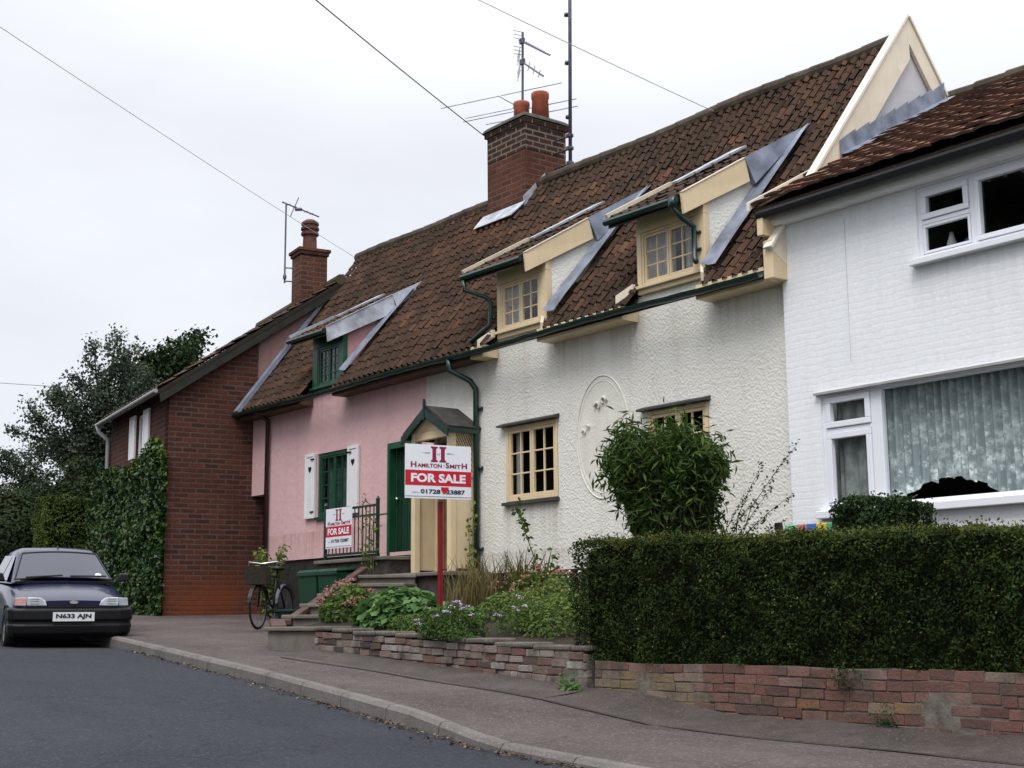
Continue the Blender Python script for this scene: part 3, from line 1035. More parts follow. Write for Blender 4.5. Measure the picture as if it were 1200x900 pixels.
def dormer(root, xl, xr, zb, gl, gr, C_, D_, paint, cheekm, rows, barge_t, barge_m, leadm, curtain=None, green=False, cols=2, win=None):
    fy = 11.94
    zt = zb + 0.72
    A_ = Vector((gl, 11.66, zt + 0.19))
    B_ = Vector((gr, 11.66, zt + 0.17))
    C_, D_ = Vector(C_), Vector(D_)
    SKIPS.append((xl - 0.05, xr + 0.03, D_.x, C_.x))
    f = MB()
    wx0, wx1 = win or (xl + 0.08, xr - 0.16)
    f.box(xl, xr, fy, fy + 0.09, zb - 0.10, zb - 0.002)                     # apron under the sill
    f.box(xl, wx0, fy, fy + 0.09, zb, zt)
    f.box(wx1, xr, fy, fy + 0.09, zb, zt)
    f.box(xl, xr, fy, fy + 0.09, zt + 0.002, zt + 0.20)
    f.box(xl - 0.03, xr + 0.03, fy - 0.05, fy, zb - 0.035, zb + 0.005)      # sill
    do = f.build('dormer', paint, root, bevel=0.004)
    wv = MB()
    ps = casements(wv, wx0 + 0.003, wx1 - 0.003, zb + 0.008, zt - 0.003, fy + 0.01, 2, cols, rows, 0.035, 0.035, 0.02)
    wv.build('window_frame', paint, do, bevel=0.003)
    for q in ps:
        pane(do, *q, fy + 0.045)
    room(do, wx0, wx1, zb, zt, fy + 0.1, 0.5)
    if curtain:
        for a, b in curtain:
            curtain_strip(do, a, b, zb + 0.04, zt - 0.03, fy + 0.16, M_CURTAIN, 3, 0.02)
    ck = MB()
    ck.prism([(xr - 0.02, fy + 0.092, zb - 0.1), (xr - 0.02, fy + 0.092, zt + 0.19), (C_.x - 0.10, C_.y - 0.06, C_.z - 0.08)], (-0.05, 0, 0))
    ck.build('cheek', cheekm, do)
    ck = MB()
    ck.prism([(xl + 0.02, fy + 0.092, zb - 0.1), (xl + 0.02, fy + 0.092, zt + 0.19), (D_.x + 0.15, D_.y - 0.06, D_.z - 0.08)], (0.05, 0, 0))
    ck.build('cheek', cheekm, do)
    rf = MB()
    pantiles(rf, A_, B_, C_, D_, max(4, int(round((gr - gl) / 0.18))), 7, 0.03, 0.022, seed=int(abs(xl) * 10))
    n_ = (B_ - A_).cross(D_ - A_).normalized()
    rf.prism([A_ - n_ * 0.03, B_ - n_ * 0.03, C_ - n_ * 0.03, D_ - n_ * 0.03], -n_ * 0.04, 0.05)
    rf.build('dormer_roof', M_TILE, do)
    # verge strip on the left, lead near its top
    v0 = MB()
    mid = A_.lerp(D_, 0.5)
    v0.prism([A_ + n_ * 0.05, A_ + n_ * 0.10, mid + n_ * 0.10, mid + n_ * 0.05], (0.05, 0, 0))
    v0.build('verge_strip', M_CREAMPALE if not green else M_LEADOLD, do)
    ld = MB()
    for k in range(4):
        ta, tb = 0.5 + k * 0.13, 0.5 + (k + 1) * 0.13
        a, b = A_.lerp(D_, ta), A_.lerp(D_, min(1.02, tb))
        wd = 0.16 + 0.03 * k
        ld.prism([a + n_ * (0.085 + 0.004 * k), b + n_ * (0.085 + 0.004 * k), b + n_ * (0.085 + 0.004 * k) + Vector((wd, 0, 0)), a + n_ * (0.085 + 0.004 * k) + Vector((wd, 0, 0))], -n_ * 0.03)
    ld.build('lead_flashing', leadm, do)
    # barge board on the right slope
    bt = B_.lerp(C_, barge_t)
    bb = MB()
    hb = 0.24
    bb.prism([B_ + Vector((0.0, 0, -hb * 0.9)), B_ + n_ * 0.06, bt + n_ * 0.06, bt + Vector((0, 0.05, -hb))], (0.045, 0, 0))
    bb.build('bargeboard', barge_m, do, bevel=0.005)
    ct = MB()
    ct.prism([B_ + n_ * 0.062, bt + n_ * 0.062, bt + n_ * 0.075, B_ + n_ * 0.075], (0.055, 0, 0))
    ct.build('barge_capping', M_CREAMPALE if not green else leadm, do)
    # lead over the upper part of the slope, folded down to the main roof
    lu = MB()
    tip = C_ + Vector((0.03, 0.06, 0.10))
    lu.prism([bt + n_ * 0.07, tip, bt + Vector((0.05, 0.10, -hb * 1.15))], (0.05, -0.012, 0.0))
    lu.build('lead_flashing', M_LEAD if not green else leadm, do)
    # soaker lying on the main roof along the foot of the cheek
    sk = MB()
    off_ = Vector((0, -0.075, 0.055))
    p0 = Vector((xr + 0.0, fy - 0.01, roofz(fy - 0.01)))
    p1 = Vector((xr + 0.30, fy - 0.06, roofz(fy - 0.06)))
    p2 = Vector((C_.x + 0.16, C_.y - 0.02, roofz(C_.y - 0.02)))
    p3 = Vector((C_.x - 0.16, C_.y - 0.12, roofz(C_.y - 0.12)))
    ks = []
    for k in range(6):
        ks.append([p0.lerp(p3, k / 5) + off_ * (1 + 0.08 * (k % 2)), p0.lerp(p3, k / 5).lerp(p1.lerp(p2, k / 5), 0.5) + off_ * 0.8, p1.lerp(p2, k / 5) + off_ * (1.02 + 0.06 * (k % 2))])
    sk.grid(ks)
    sk.build('lead_soaker', M_LEAD, do, smooth=True)
    # small gutter along the dormer eave
    gt = MB()
    gt.tube([(gl + 0.02, 11.60, A_.z - 0.03), (gr - 0.02, 11.60, B_.z - 0.02)], 0.045, 8)
    gt.box(gl + 0.04, gr - 0.03, 11.645, 11.675, A_.z - 0.10, A_.z - 0.005)
    gt.build('gutter', M_GREENPAINT, do)
    return do


d1 = dormer(cc, -15.92, -14.74, 4.20, -16.38, -14.88, (-14.16, 13.38, 6.20), (-15.30, 13.35, 6.17), M_CREAMPAINT, M_CREAMWALL, 3, 0.52, M_CREAMPAINT, M_LEADOLD, [(-15.8, -15.45), (-15.1, -14.95)])
d2 = dormer(cc, -12.84, -11.60, 4.27, -13.10, -11.70, (-11.17, 13.42, 6.26), (-12.42, 13.40, 6.24), M_CREAMPAINT, M_CREAMWALL, 3, 0.5, M_CREAMPAINT, M_LEADOLD, [(-12.7, -12.25), (-12.1, -11.8)])
# dormer downpipes
dp = MB()
dp.tube([(-16.30, 11.60, 5.03), (-16.30, 11.62, 4.88), (-16.02, 11.84, 4.74), (-15.99, 11.88, 4.66), (-15.99, 11.86, 4.32), (-16.28, 11.72, 4.10)], 0.033, 8)
for z in (4.6, 4.42):
    dp.box(-16.03, -15.95, 11.9, 11.95, z, z + 0.03)
dp.build('downpipe', M_GREENPAINT, d1, smooth=True)
dp = MB()
dp.tube([(-11.78, 11.60, 5.12), (-11.78, 11.60, 5.02), (-11.72, 11.70, 4.90), (-11.70, 11.86, 4.82), (-11.70, 11.86, 4.42), (-11.62, 11.80, 4.34)], 0.036, 8)
dp.box(-11.83, -11.73, 11.55, 11.65, 5.04, 5.17)
for z in (4.74, 4.52):
    dp.box(-11.75, -11.65, 11.89, 11.94, z, z + 0.03)
dp.build('downpipe', M_GREENPAINT, d2, smooth=True)
for dd, xl, xr, zb in ((d1, -15.92, -14.74, 4.2), (d2, -12.84, -11.60, 4.27)):
    for xx_, sgn in ((xl, -1), (xr, 1)):
        q = MB()
        q.prism([(xx_, 11.90, zb + 0.04), (xx_, 11.90, zb - 0.07), (xx_ + sgn * 0.16, 11.74, zb - 0.22), (xx_ + sgn * 0.16, 11.74, zb - 0.11)], (0, -0.05, 0))
        q.build('verge_foot', M_CREAMPALE, dd)


def mskip(c):
    for a, b, dl, dr in SKIPS:
        t = (c.y - 11.7) / 1.7
        if c.y < 13.05 and a + (dl - a) * max(0, t) * 0.8 < c.x < b + (dr - b) * max(0, t) * 0.9:
            return True
    return False


def roof_row(root, x0, x1, ncol, seed):
    r_ = MB()
    pantiles(r_, (x0, EY, EZ), (x1, EY, EZ), (x1, RY, RZT), (x0, RY, RZT), ncol, 19, skip=mskip, seed=seed, sag=0.03)
    nn = Vector((0, -SL, 1)).normalized()
    segs = [x0] + sorted([z for s in SKIPS for z in (s[0], s[1]) if x0 < z < x1]) + [x1]
    for i in range(0, len(segs), 2):                         # underlay only between dormers, near the eave
        a, b = segs[i], segs[i + 1]
        r_.prism([Vector(p) - nn * 0.10 for p in ((a, EY + 0.03, EZ + 0.04), (b, EY + 0.03, EZ + 0.04), (b, 13.1, roofz(13.1)), (a, 13.1, roofz(13.1)))], -nn * 0.03, 0.05)
    r_.prism([Vector(p) - nn * 0.10 for p in ((x0, 13.11, roofz(13.11)), (x1, 13.11, roofz(13.11)), (x1, RY, RZT), (x0, RY, RZT))], -nn * 0.03, 0.05)
    r_.prism([(x0, RY + 0.02, RZT - 0.1), (x1, RY + 0.02, RZT - 0.1), (x1, 17.0, RZT - 3.7), (x0, 17.0, RZT - 3.7)], (0, 0.05, 0.05), 0.3)
    ro = r_.build('roof', M_TILE, root)
    rdg = MB()
    n = int((x1 - x0) / 0.42)
    for i in range(n):
        a = x0 + (x1 - x0) * i / n
        b = x0 + (x1 - x0) * (i + 1.06) / n
        za = RZT + 0.02 + 0.05 * mnoise.noise(Vector((a * 0.5, 0, 9)))
        rdg.tube([(a, RY, za - 0.02), (min(b, x1), RY, RZT + 0.0 + 0.05 * mnoise.noise(Vector((b * 0.5, 0, 9))))], [0.115, 0.105], 12)
    rdg.build('ridge_tiles', M_RIDGE, ro, smooth=False)
    return ro


# ------------------------------------------------------------------ pink cottage
pc = thing('pink_cottage', 'pink washed cottage with green door, white heart shutters and a tall brick chimney', 'cottage', (-20.9, 12.0, 0.3))
PW = (-21.36, -20.28, 1.80, 2.93)
PD = (-19.02, -18.02, 1.02, 2.87)
w = MB()
wall_holes(w, -23.21, -17.88, 1.085, 4.08, [PW, PD], 12.0, 0.18)
w.box(-24.15, -23.21, 12.0, 12.25, 2.37, 4.0)
w.box(-19.25, -17.88, 12.001, 12.02, 0.7, 1.083)
w.build('wall', M_PINK, pc)
p_ = MB()
p_.box(-23.21, -17.88, 12.03, 12.2, -0.2, 1.08)
p_.build('plinth', M_PLINTH, pc)
ps_ = MB()
ps_.face([(-24.2, 13.3, -0.1), (-23.2, 13.3, -0.1), (-23.2, 13.3, 2.4), (-24.2, 13.3, 2.4)])
ps_.face([(-23.21, 12.02, -0.1), (-23.21, 13.3, -0.1), (-23.21, 13.3, 2.4), (-23.21, 12.02, 2.4)])
ps_.face([(-24.2, 12.26, 2.36), (-23.2, 12.26, 2.36), (-23.2, 13.3, 2.36), (-24.2, 13.3, 2.36)])
ps_.build('side_passage', plain("passage_shade_brown", (0.03, 0.018, 0.015), 0.9, 0.4, 6), pc)  # dark brown stands in for the shade inside the open passage
# dormer
d0 = dormer(pc, -21.50, -20.42, 4.12, -21.84, -20.50, (-19.86, 13.13, 5.87), (-21.15, 13.10, 5.84), M_GREENDOOR, roughcast("pink_cheek_limewash", (0.50, 0.26, 0.26), 7, 0.2), 4, 0.72, M_LEADOLD, M_LEADOLD, [(-21.15, -20.98)], True, 2, (-21.32, -20.56))
ro = roof_row(pc, -23.83, -17.90, 36, 5)
roof_row(cc, -17.90, -10.36, 46, 6)
lp = MB()
lp.prism([(-23.72, 11.60, 3.92), (-23.88, 11.60, 3.92), (-23.80, RY - 0.45, RZT - 0.5), (-23.60, RY - 0.45, RZT - 0.5)], (0, -0.05, 0.055))
lp.build('verge_flashing', M_LEAD, ro)
# eaves, gutters and fascia
for root, x0, x1 in ((pc, -24.0, -17.88), (cc, -17.88, -10.42)):
    gt = MB()
    n = 24
    rows = []
    for i in range(n + 1):
        x = x0 + (x1 - x0) * i / n
        dz = 0.02 * math.sin(x * 1.3) - 0.012 * (i % 2)
        rows.append([(x, 11.62 + 0.058 * math.cos(a), EZ - 0.045 + dz * 0.6 + 0.058 * math.sin(a)) for a in [math.pi + math.pi * k / 8 for k in range(9)]])
    gt.grid(rows)
    gt.grid([[(p[0], p[1], p[2] - 0.004) for p in r_] for r_ in rows])
    gt.box(x0, x1, 11.682, 11.70, EZ - 0.11, EZ - 0.02)
    gt.build('gutter', M_GREENPAINT, root, smooth=False)
EB = plain("brown_eaves_board", (0.10, 0.055, 0.035), 0.7, 0.3, 5)
for root, segs, m in ((pc, ((-24.0, -21.55), (-20.38, -17.88)), EB), (cc, ((-17.88, -16.3),), EB), (cc, ((-16.28, -15.97), (-14.68, -12.9), (-11.55, -10.36)), M_CREAMPAINT)):
    for a, b in segs:
        eb = MB()
        eb.box(a, b, 11.705, 11.995, EZ - 0.15, EZ + 0.03)
        eb.build('eaves_box', m, root)
# downpipes
dp = MB()
dp.tube([(-16.72, 11.62, 3.90), (-16.72, 11.64, 3.72), (-16.50, 11.86, 3.55), (-16.45, 11.93, 3.42), (-16.45, 11.93, 0.5)], 0.045, 10)
for z in (3.1, 2.2, 1.0):
    dp.box(-16.52, -16.36, 11.95, 12.0, z, z + 0.05)
dp.build('downpipe', M_GREENPAINT, cc, smooth=True)
dp = MB()
dp.tube([(-23.18, 11.64, 3.9), (-23.18, 11.93, 3.75), (-23.18, 11.93, 0.2)], 0.045, 10)
dp.build('downpipe', M_RUST, pc, smooth=True)
# pink window with shutters
f = MB()
ps = casements(f, PW[0] + 0.01, PW[1] - 0.01, PW[2] + 0.01, PW[3] - 0.01, 12.02, 2, 2, 4, 0.05, 0.03, 0.016)
f.box(PW[0] - 0.01, PW[1] + 0.01, 11.95, 12.02, PW[2] - 0.05, PW[2] - 0.001)
fo = f.build('window', M_GREENDOOR, pc)
for q in ps:
    pane(fo, *q, 12.06)
room(fo, PW[0] + 0.02, PW[1] - 0.02, PW[2] + 0.02, PW[3] - 0.02, 12.12, 0.5)
curtain_strip(fo, PW[0] + 0.06, PW[1] - 0.06, PW[2] + 0.05, PW[3] - 0.05, 12.2, M_GREYCURT, 7, 0.03)
for a, b in ((-21.74, -21.39), (-20.25, -19.90)):
    s_ = MB()
    frame_bars(s_, a, b, PW[2] - 0.01, PW[3] + 0.02, 11.945, 0.055, 0.045)
    s_.box(a + 0.055, b - 0.055, 11.957, 11.985, PW[2] + 0.045, PW[3] - 0.035)
    so = s_.build('shutter', M_WHITEPAINT, pc, bevel=0.004)
    h = MB()
    hx, hz = (a + b) / 2, PW[3] - 0.26
    hp = []
    for i in range(24):
        t = 2 * math.pi * i / 24
        hp.append((hx + 0.0035 * 16 * math.sin(t) ** 3 * 1.05, 11.953, hz + 0.0045 * (13 * math.cos(t) - 5 * math.cos(2 * t) - 2 * math.cos(3 * t) - math.cos(4 * t))))
    h.face(hp)
    h.build('heart_cutout', M_ROOM, so)
    for z in (PW[2] + 0.09, PW[3] - 0.1):
        h = MB()
        h.box(b - 0.13 if a < -21 else a, b if a < -21 else a + 0.13, 11.938, 11.945, z, z + 0.028)
        h.build('hinge', M_BLACK, so)
# green door, set back
f = MB()
f.box(PD[0], PD[0] + 0.07, 11.985, 12.12, PD[2], PD[3])
f.box(PD[1] - 0.07, PD[1], 11.985, 12.12, PD[2], PD[3])
f.box(PD[0] + 0.07, PD[1] - 0.07, 11.985, 12.12, PD[3] - 0.1, PD[3])
f.box(PD[0], PD[1], 11.94, 12.15, PD[2] - 0.04, PD[2])
fo = f.build('door_frame', M_GREENDOOR, pc)
dr = MB()
dr.box(PD[0] + 0.07, PD[1] - 0.07, 12.125, 12.165, PD[2] + 0.01, PD[3] - 0.1)
for k in range(5):
    xa = PD[0] + 0.09 + k * 0.165
    dr.box(xa, xa + 0.15, 12.113, 12.125, PD[2] + 0.05, PD[3] - 0.14)
do_ = dr.build('door', plain("dark_green_door_paint", (0.006, 0.035, 0.018), 0.4, 0.2), pc, bevel=0.004)
h = MB()
h.tube([(PD[0] + 0.15, 12.11, 1.95), (PD[0] + 0.15, 12.06, 1.95)], 0.025, 10)
h.build('door_knob', M_CHROME, do_, smooth=True)

# main chimney -------------------------------------------------------------
ch = MB()
ch.box(-18.86, -17.76, 13.95, 14.87, 6.6, 8.02)
cho = ch.build('chimney', M_CHIMBRICK, pc, bevel=0.008)
ch = MB()
ch.box(-18.862, -17.758, 13.948, 14.872, 8.021, 8.50)
ch.box(-18.90, -17.72, 13.91, 14.91, 8.501, 8.60)
ch.build('chimney_crown', M_CHIMDARK, cho, bevel=0.012)
ch = MB()
rows = []
for j in range(7):
    fr = j / 6
    r_ = 1 - 0.45 * fr ** 1.5
    rows.append([(-18.31 + 0.62 * r_ * sx, 14.41 + 0.53 * r_ * sy, 8.601 + 0.15 * math.sin(fr * math.pi / 2)) for sx, sy in ((-1, -1), (0, -1.02), (1, -1), (1.02, 0), (1, 1), (0, 1.02), (-1, 1), (-1.02, 0), (-1, -1))])
ch.grid(rows)
ch.face(rows[-1][:-1])
ch.build('chimney_cap', M_CEMENT, cho)
for px_, py_, zt_, r_ in ((-18.36, 14.35, 9.13, 0.14), (-17.95, 14.45, 9.20, 0.15)):
    pt = MB()
    pt.lathe([(r_ * 1.08, 8.68), (r_ * 0.97, zt_ - 0.12), (r_ * 1.06, zt_ - 0.10), (r_ * 1.08, zt_ - 0.03), (r_ * 1.03, zt_), (r_ * 0.86, zt_), (r_ * 0.84, zt_ - 0.2)], px_, py_, 24)
    pt.build('chimney_pot', M_POT, cho, smooth=True)
ap_ = MB()
nn = Vector((0, -SL, 1)).normalized()
q = [(-18.96, 13.78, roofz(13.78)), (-17.86, 13.78, roofz(13.78)), (-17.66, 13.96, roofz(13.96)), (-18.9, 13.96, roofz(13.96))]
ap_.prism([Vector(p) + nn * 0.10 for p in q], -nn * 0.02)
ap_.prism([(-17.757, 13.90, 6.93), (-17.757, RY + 0.1, 7.40), (-17.757, RY + 0.1, 7.66), (-17.757, 13.90, 7.16)], (0.012, 0, 0))
ap_.build('lead_flashing', M_LEADOLD, cho)

# gable end of the cottage row above the white house ------------------------
gw = MB()
AP = (14.5, 7.80)
gw.prism([(-10.36, 12.0, 4.0), (-10.36, 17.0, 4.0), (-10.36, AP[0], AP[1] - 0.25)], (0.05, 0, 0))
gw.build('gable_wall', plain("grey_white_render", (0.55, 0.55, 0.57), 0.85, 0.08, 3), cc)
for sgn in (1, -1):
    bb = MB()
    d = Vector((0, -1.0 * sgn, -1.262)).normalized()
    per = Vector((0, 1.262 * sgn, -1.0)).normalized()
    P0 = Vector((-10.30, AP[0], AP[1]))
    ln = 4.62 if sgn == 1 else 3.6
    hw = 0.37 if sgn == 1 else 0.24
    drop = hw * math.hypot(1, 1.262)
    a = [P0, P0 + d * ln, P0 + d * (ln - 0.05) + per * hw, P0 + Vector((0, 0, -drop))]
    if sgn == -1:
        a = [p + Vector((0.002, 0, 0)) for p in a]
    bb.prism(a, (0.05, 0, 0))
    bo = bb.build('bargeboard', M_CREAMPALE, cc, bevel=0.006)
    cp = MB()
    n_ = -per
    cp.prism([P0 + n_ * 0.003 + Vector((-0.05, 0, 0)), P0 + d * ln + n_ * 0.003 + Vector((-0.05, 0, 0)), P0 + d * ln + n_ * 0.035 + Vector((-0.05, 0, 0)), P0 + n_ * 0.035 + Vector((-0.05, 0, 0))], (0.125, 0, 0))
    cp.build('capping', plain("verge_cream_white", (0.78, 0.73, 0.62), 0.5, 0.05), bo)
ft = MB()
ft.box(-10.40, -10.255, 11.66, 12.02, 3.84, 4.30)
ft.build('barge_foot', M_CREAMPAINT, cc, bevel=0.01)

# porch ---------------------------------------------------------------------
po = MB()
PX0, PX1, PY = -17.56, -16.5, 11.50
for a in (PX0, PX1 - 0.1):
    po.box(a, a + 0.1, PY, PY + 0.1, 0.70, 2.82)
po.box(PX0 + 0.1, PX1 - 0.1, PY, PY + 0.08, 2.70, 2.82)
for a in (PX0, PX1 - 0.06):
    po.box(a, a + 0.06, 11.93, 11.995, 0.70, 2.82)
po.prism([(PX0, PY + 0.01, 2.825), (PX1, PY + 0.01, 2.825), ((PX0 + PX1) / 2, PY + 0.01, 3.12)], (0, 0.05, 0))
po.box(PX1 - 0.04, PX1 - 0.012, PY + 0.1, 11.93, 0.74, 2.08)
po.box(PX1 - 0.05, PX1 - 0.002, PY + 0.1, 11.93, 2.08, 2.15)
po.box(PX0 + 0.012, PX0 + 0.04, PY + 0.1, 11.93, 0.74, 2.08)
poo = po.build('porch', M_CREAMPAINT, cc, bevel=0.004)
la = MB()
y0, y1, z0, z1 = PY + 0.1, 11.93, 2.15, 2.82
for k in range(18):
    for sg in (0,):
        s0 = z1 + 0.55 - k * 0.082
        pts = []
        for yy, zz in ((y0, s0), (y1, s0 - 0.62)):
            pts.append((yy, zz))
        (ya, za), (yb, zb) = pts
        m_ = (zb - za) / (yb - ya)
        if za > z1:
            ya, za = ya + (z1 - za) / m_, z1
        if zb < z0:
            yb, zb = yb + (z0 - zb) / m_, z0
        if za <= z0 or yb <= ya or ya >= y1:
            continue
        la.prism([(PX1 - 0.035, ya, za + 0.016), (PX1 - 0.035, yb, zb + 0.016), (PX1 - 0.035, yb, zb - 0.016), (PX1 - 0.035, ya, za - 0.016)], (0.014, 0, 0))
la.build('lattice', M_CREAMPAINT, poo)
pr_ = MB()
mx = (PX0 + PX1) / 2
for sg in (-1, 1):
    e0 = Vector((mx, PY - 0.10, 3.17))
    e1 = Vector((mx + sg * 0.61, PY - 0.10, 2.80))
    nn_ = Vector((sg * 0.37, 0, 0.61)).normalized()
    pr_.prism([e0, e1, e1 + nn_ * 0.035, e0 + nn_ * 0.035], (0, 0.6, 0))
pr_.build('porch_roof', plain("dark_porch_roof_felt", (0.04, 0.037, 0.034), 0.8, 0.4, 8, bs=0.4), poo)
pb = MB()
for sg in (-1, 1):
    e0 = Vector((mx, PY - 0.13, 3.16))
    e1 = Vector((mx + sg * 0.63, PY - 0.13, 2.775))
    pb.prism([e0, e1, e1 + Vector((0, 0, -0.11)), e0 + Vector((0, 0, -0.13))], (0, 0.028, 0))
pb.prism([(mx - 0.02, PY - 0.14, 2.98), (mx + 0.02, PY - 0.14, 2.98), (mx + 0.014, PY - 0.14, 3.24), (mx, PY - 0.14, 3.30), (mx - 0.014, PY - 0.14, 3.24)], (0, 0.04, 0))
for sg in (-1, 1):
    pb.box(mx + sg * 0.60 - 0.03, mx + sg * 0.60 + 0.03, PY - 0.12, 11.96, 2.735, 2.80)
pb.build('bargeboard', M_GREENPAINT, poo)
pdr = MB()
pdr.box(PX0 + 0.1, PX1 - 0.1, 11.94, 11.985, 0.72, 2.70)
for k in range(5):
    pdr.box(PX0 + 0.13 + k * 0.165, PX0 + 0.275 + k * 0.165, 11.925, 11.94, 0.76, 2.66)
pdr.build('porch_door', M_WOOD, poo)

# ------------------------------------------------------------------ white house
wh = thing('white_house', 'white painted brick house with plastic windows and a lower tiled roof, far right', 'house', (-6.5, 11.9, 0.5))
BWN = (-9.86, -4.6, 1.14, 2.43)
UWN = (-8.46, -6.40, 3.69, 4.47)
w = MB()
wall_holes(w, -10.33, -2.0, 0.2, 4.62, [BWN, UWN], 11.9, 0.2)
w.face([(-10.33, 11.9, 0.2), (-10.33, 11.9, 4.62), (-10.33, 12.2, 4.62), (-10.33, 12.2, 0.2)])
w.build('wall', M_WHITEBRICK, wh)
# big window
f = MB()
y_ = 11.93
f.box(BWN[0], BWN[0] + 0.05, y_, y_ + 0.08, BWN[2], BWN[3])
f.box(-9.20, -9.06, y_, y_ + 0.08, BWN[2] + 0.05, BWN[3] - 0.03)
f.box(BWN[0] + 0.05, BWN[1], y_, y_ + 0.08, BWN[3] - 0.03, BWN[3])
f.box(BWN[0] + 0.05, BWN[1], y_, y_ + 0.08, BWN[2], BWN[2] + 0.05)
f.box(-6.95, -6.88, y_, y_ + 0.08, BWN[2] + 0.05, BWN[3] - 0.03)
f.box(BWN[0] + 0.05, -9.20, y_, y_ + 0.08, 2.0, 2.05)
frame_bars(f, BWN[0] + 0.055, -9.205, 2.055, BWN[3] - 0.035, y_ - 0.02, 0.065, 0.07)
frame_bars(f, BWN[0] + 0.055, -9.205, BWN[2] + 0.055, 1.995, y_ - 0.02, 0.065, 0.07)
fo = f.build('window', M_UPVC, wh, bevel=0.006)
pane(fo, BWN[0] + 0.12, -9.27, 2.12, 2.33, y_ + 0.03, M_GLASSBIG)
pane(fo, BWN[0] + 0.12, -9.27, BWN[2] + 0.12, 1.93, y_ + 0.03, M_GLASSBIG)
pane(fo, -9.06, -6.95, BWN[2] + 0.05, BWN[3] - 0.03, y_ + 0.04, M_GLASSBIG)
pane(fo, -6.88, BWN[1], BWN[2] + 0.05, BWN[3] - 0.03, y_ + 0.04, M_GLASSBIG)
room(fo, BWN[0], BWN[1], BWN[2], BWN[3], y_ + 0.25, 0.9)


def lacebottom(x):
    u = (x + 9.06) / 1.75
    z = 1.10 + 0.27 * max(0.0, math.sin(math.pi * min(1, max(0, (u - 0.02) / 0.74)))) ** 0.7 if 0.02 < u < 0.76 else 1.10
    return z + (0.05 * mnoise.noise(Vector((x * 9, 0, 0))) + 0.04 * abs(math.sin(x * 14)) + 0.012 * mnoise.noise(Vector((x * 31, 2, 0)))) * (1 if z > 1.12 else 0)


curtain_strip(fo, -9.15, -6.9, 1.1, 2.43, y_ + 0.15, M_LACE, 23, 0.024, 'lace_curtain', lacebottom, 420)
curtain_strip(fo, -6.9, -4.7, 1.1, 2.43, y_ + 0.15, M_LACE, 22, 0.024, 'lace_curtain', None, 240)
curtain_strip(fo, BWN[0] + 0.1, -9.2, 1.15, 2.41, y_ + 0.13, plain("grey_net_curtain", (0.21, 0.225, 0.215), 0.95, 0.35, 9), 3, 0.02, 'net_curtain')
li = MB()
li.box(BWN[0] - 0.05, BWN[1] + 0.05, 11.84, 11.93, BWN[3] + 0.002, BWN[3] + 0.028)
li.build('lintel_board', plain('shade_grey_lintel', (0.36, 0.36, 0.35), 0.6, 0.1), fo)  # shade of the underside put into the board's grey colour
si = MB()
si.box(-9.92, BWN[1] + 0.05, 11.80, 11.925, BWN[2] - 0.085, BWN[2] - 0.002)
si.build('sill', M_UPVC, fo, bevel=0.008)
# upper window
f = MB()
frame_bars(f, UWN[0], UWN[1], UWN[2], UWN[3], y_, 0.05, 0.08)
f.box(-7.83, -7.76, y_, y_ + 0.08, UWN[2] + 0.05, UWN[3] - 0.05)
f.box(-7.08, -7.01, y_, y_ + 0.08, UWN[2] + 0.05, UWN[3] - 0.05)
f.box(UWN[0] + 0.05, -7.83, y_, y_ + 0.08, 4.06, 4.11)
frame_bars(f, UWN[0] + 0.055, -7.835, 4.115, UWN[3] - 0.055, y_ - 0.02, 0.06, 0.07)
frame_bars(f, UWN[0] + 0.055, -7.835, UWN[2] + 0.055, 4.055, y_ - 0.004, 0.03, 0.05)
frame_bars(f, -7.755, -7.085, UWN[2] + 0.055, UWN[3] - 0.055, y_ - 0.02, 0.05, 0.07)
fo = f.build('window', M_UPVC, wh, bevel=0.006)
for q in ((UWN[0] + 0.11, -7.89, 4.17, 4.36), (UWN[0] + 0.08, -7.86, 3.77, 4.03), (-7.71, -7.13, 3.79, 4.37), (-7.01, UWN[1] - 0.05, 3.74, 4.42)):
    pane(fo, *q, y_ + 0.03)
room(fo, UWN[0], UWN[1], UWN[2], UWN[3], y_ + 0.12, 1.2)
si = MB()
si.box(UWN[0] - 0.06, UWN[1] + 0.06, 11.80, 11.925, UWN[2] - 0.07, UWN[2] - 0.002)
si.build('sill', M_UPVC, fo, bevel=0.008)
# eaves and roof
fa = MB()
fa.box(-10.33, -2.0, 11.74, 11.76, 4.50, 4.66)
fa.box(-10.33, -2.0, 11.76, 11.895, 4.49, 4.52)
fa.build('fascia', M_GREYBOARD, wh)
gt = MB()
gt.tube([(-10.42, 11.63, 4.61), (-2.0, 11.63, 4.61)], 0.062, 10)
gt.build('gutter', M_BLACK, wh)
rf = MB()
WA, WB, WC, WD = (-10.46, 11.55, 4.72), (-2.0, 11.55, 4.72), (-2.0, 15.36, 6.84), (-10.46, 15.36, 6.84)
pantiles(rf, WA, WB, WC, WD, 34, 16, 0.014, 0.030, 0.009, profile='P', seed=21, warm=0.22)
rf.prism([(-10.46, 11.57, 4.66), (-2, 11.57, 4.66), (-2, 15.36, 6.78), (-10.46, 15.36, 6.78)], (0, 0.02, -0.04), 0.05)
rf.prism([(-10.46, 15.37, 6.80), (-2, 15.37, 6.80), (-2, 19, 4.8), (-10.46, 19, 4.8)], (0, 0.02, -0.04), 0.3)
rfo = rf.build('roof', M_TILE_B, wh)
rg = MB()
for i in range(18):
    a = -10.3 + i * 0.46
    rg.tube([(a, 15.36, 6.86), (a + 0.48, 15.36, 6.85)], [0.11, 0.1], 10)
rg.build('ridge_tiles', M_RIDGE, rfo)
vs_ = MB()
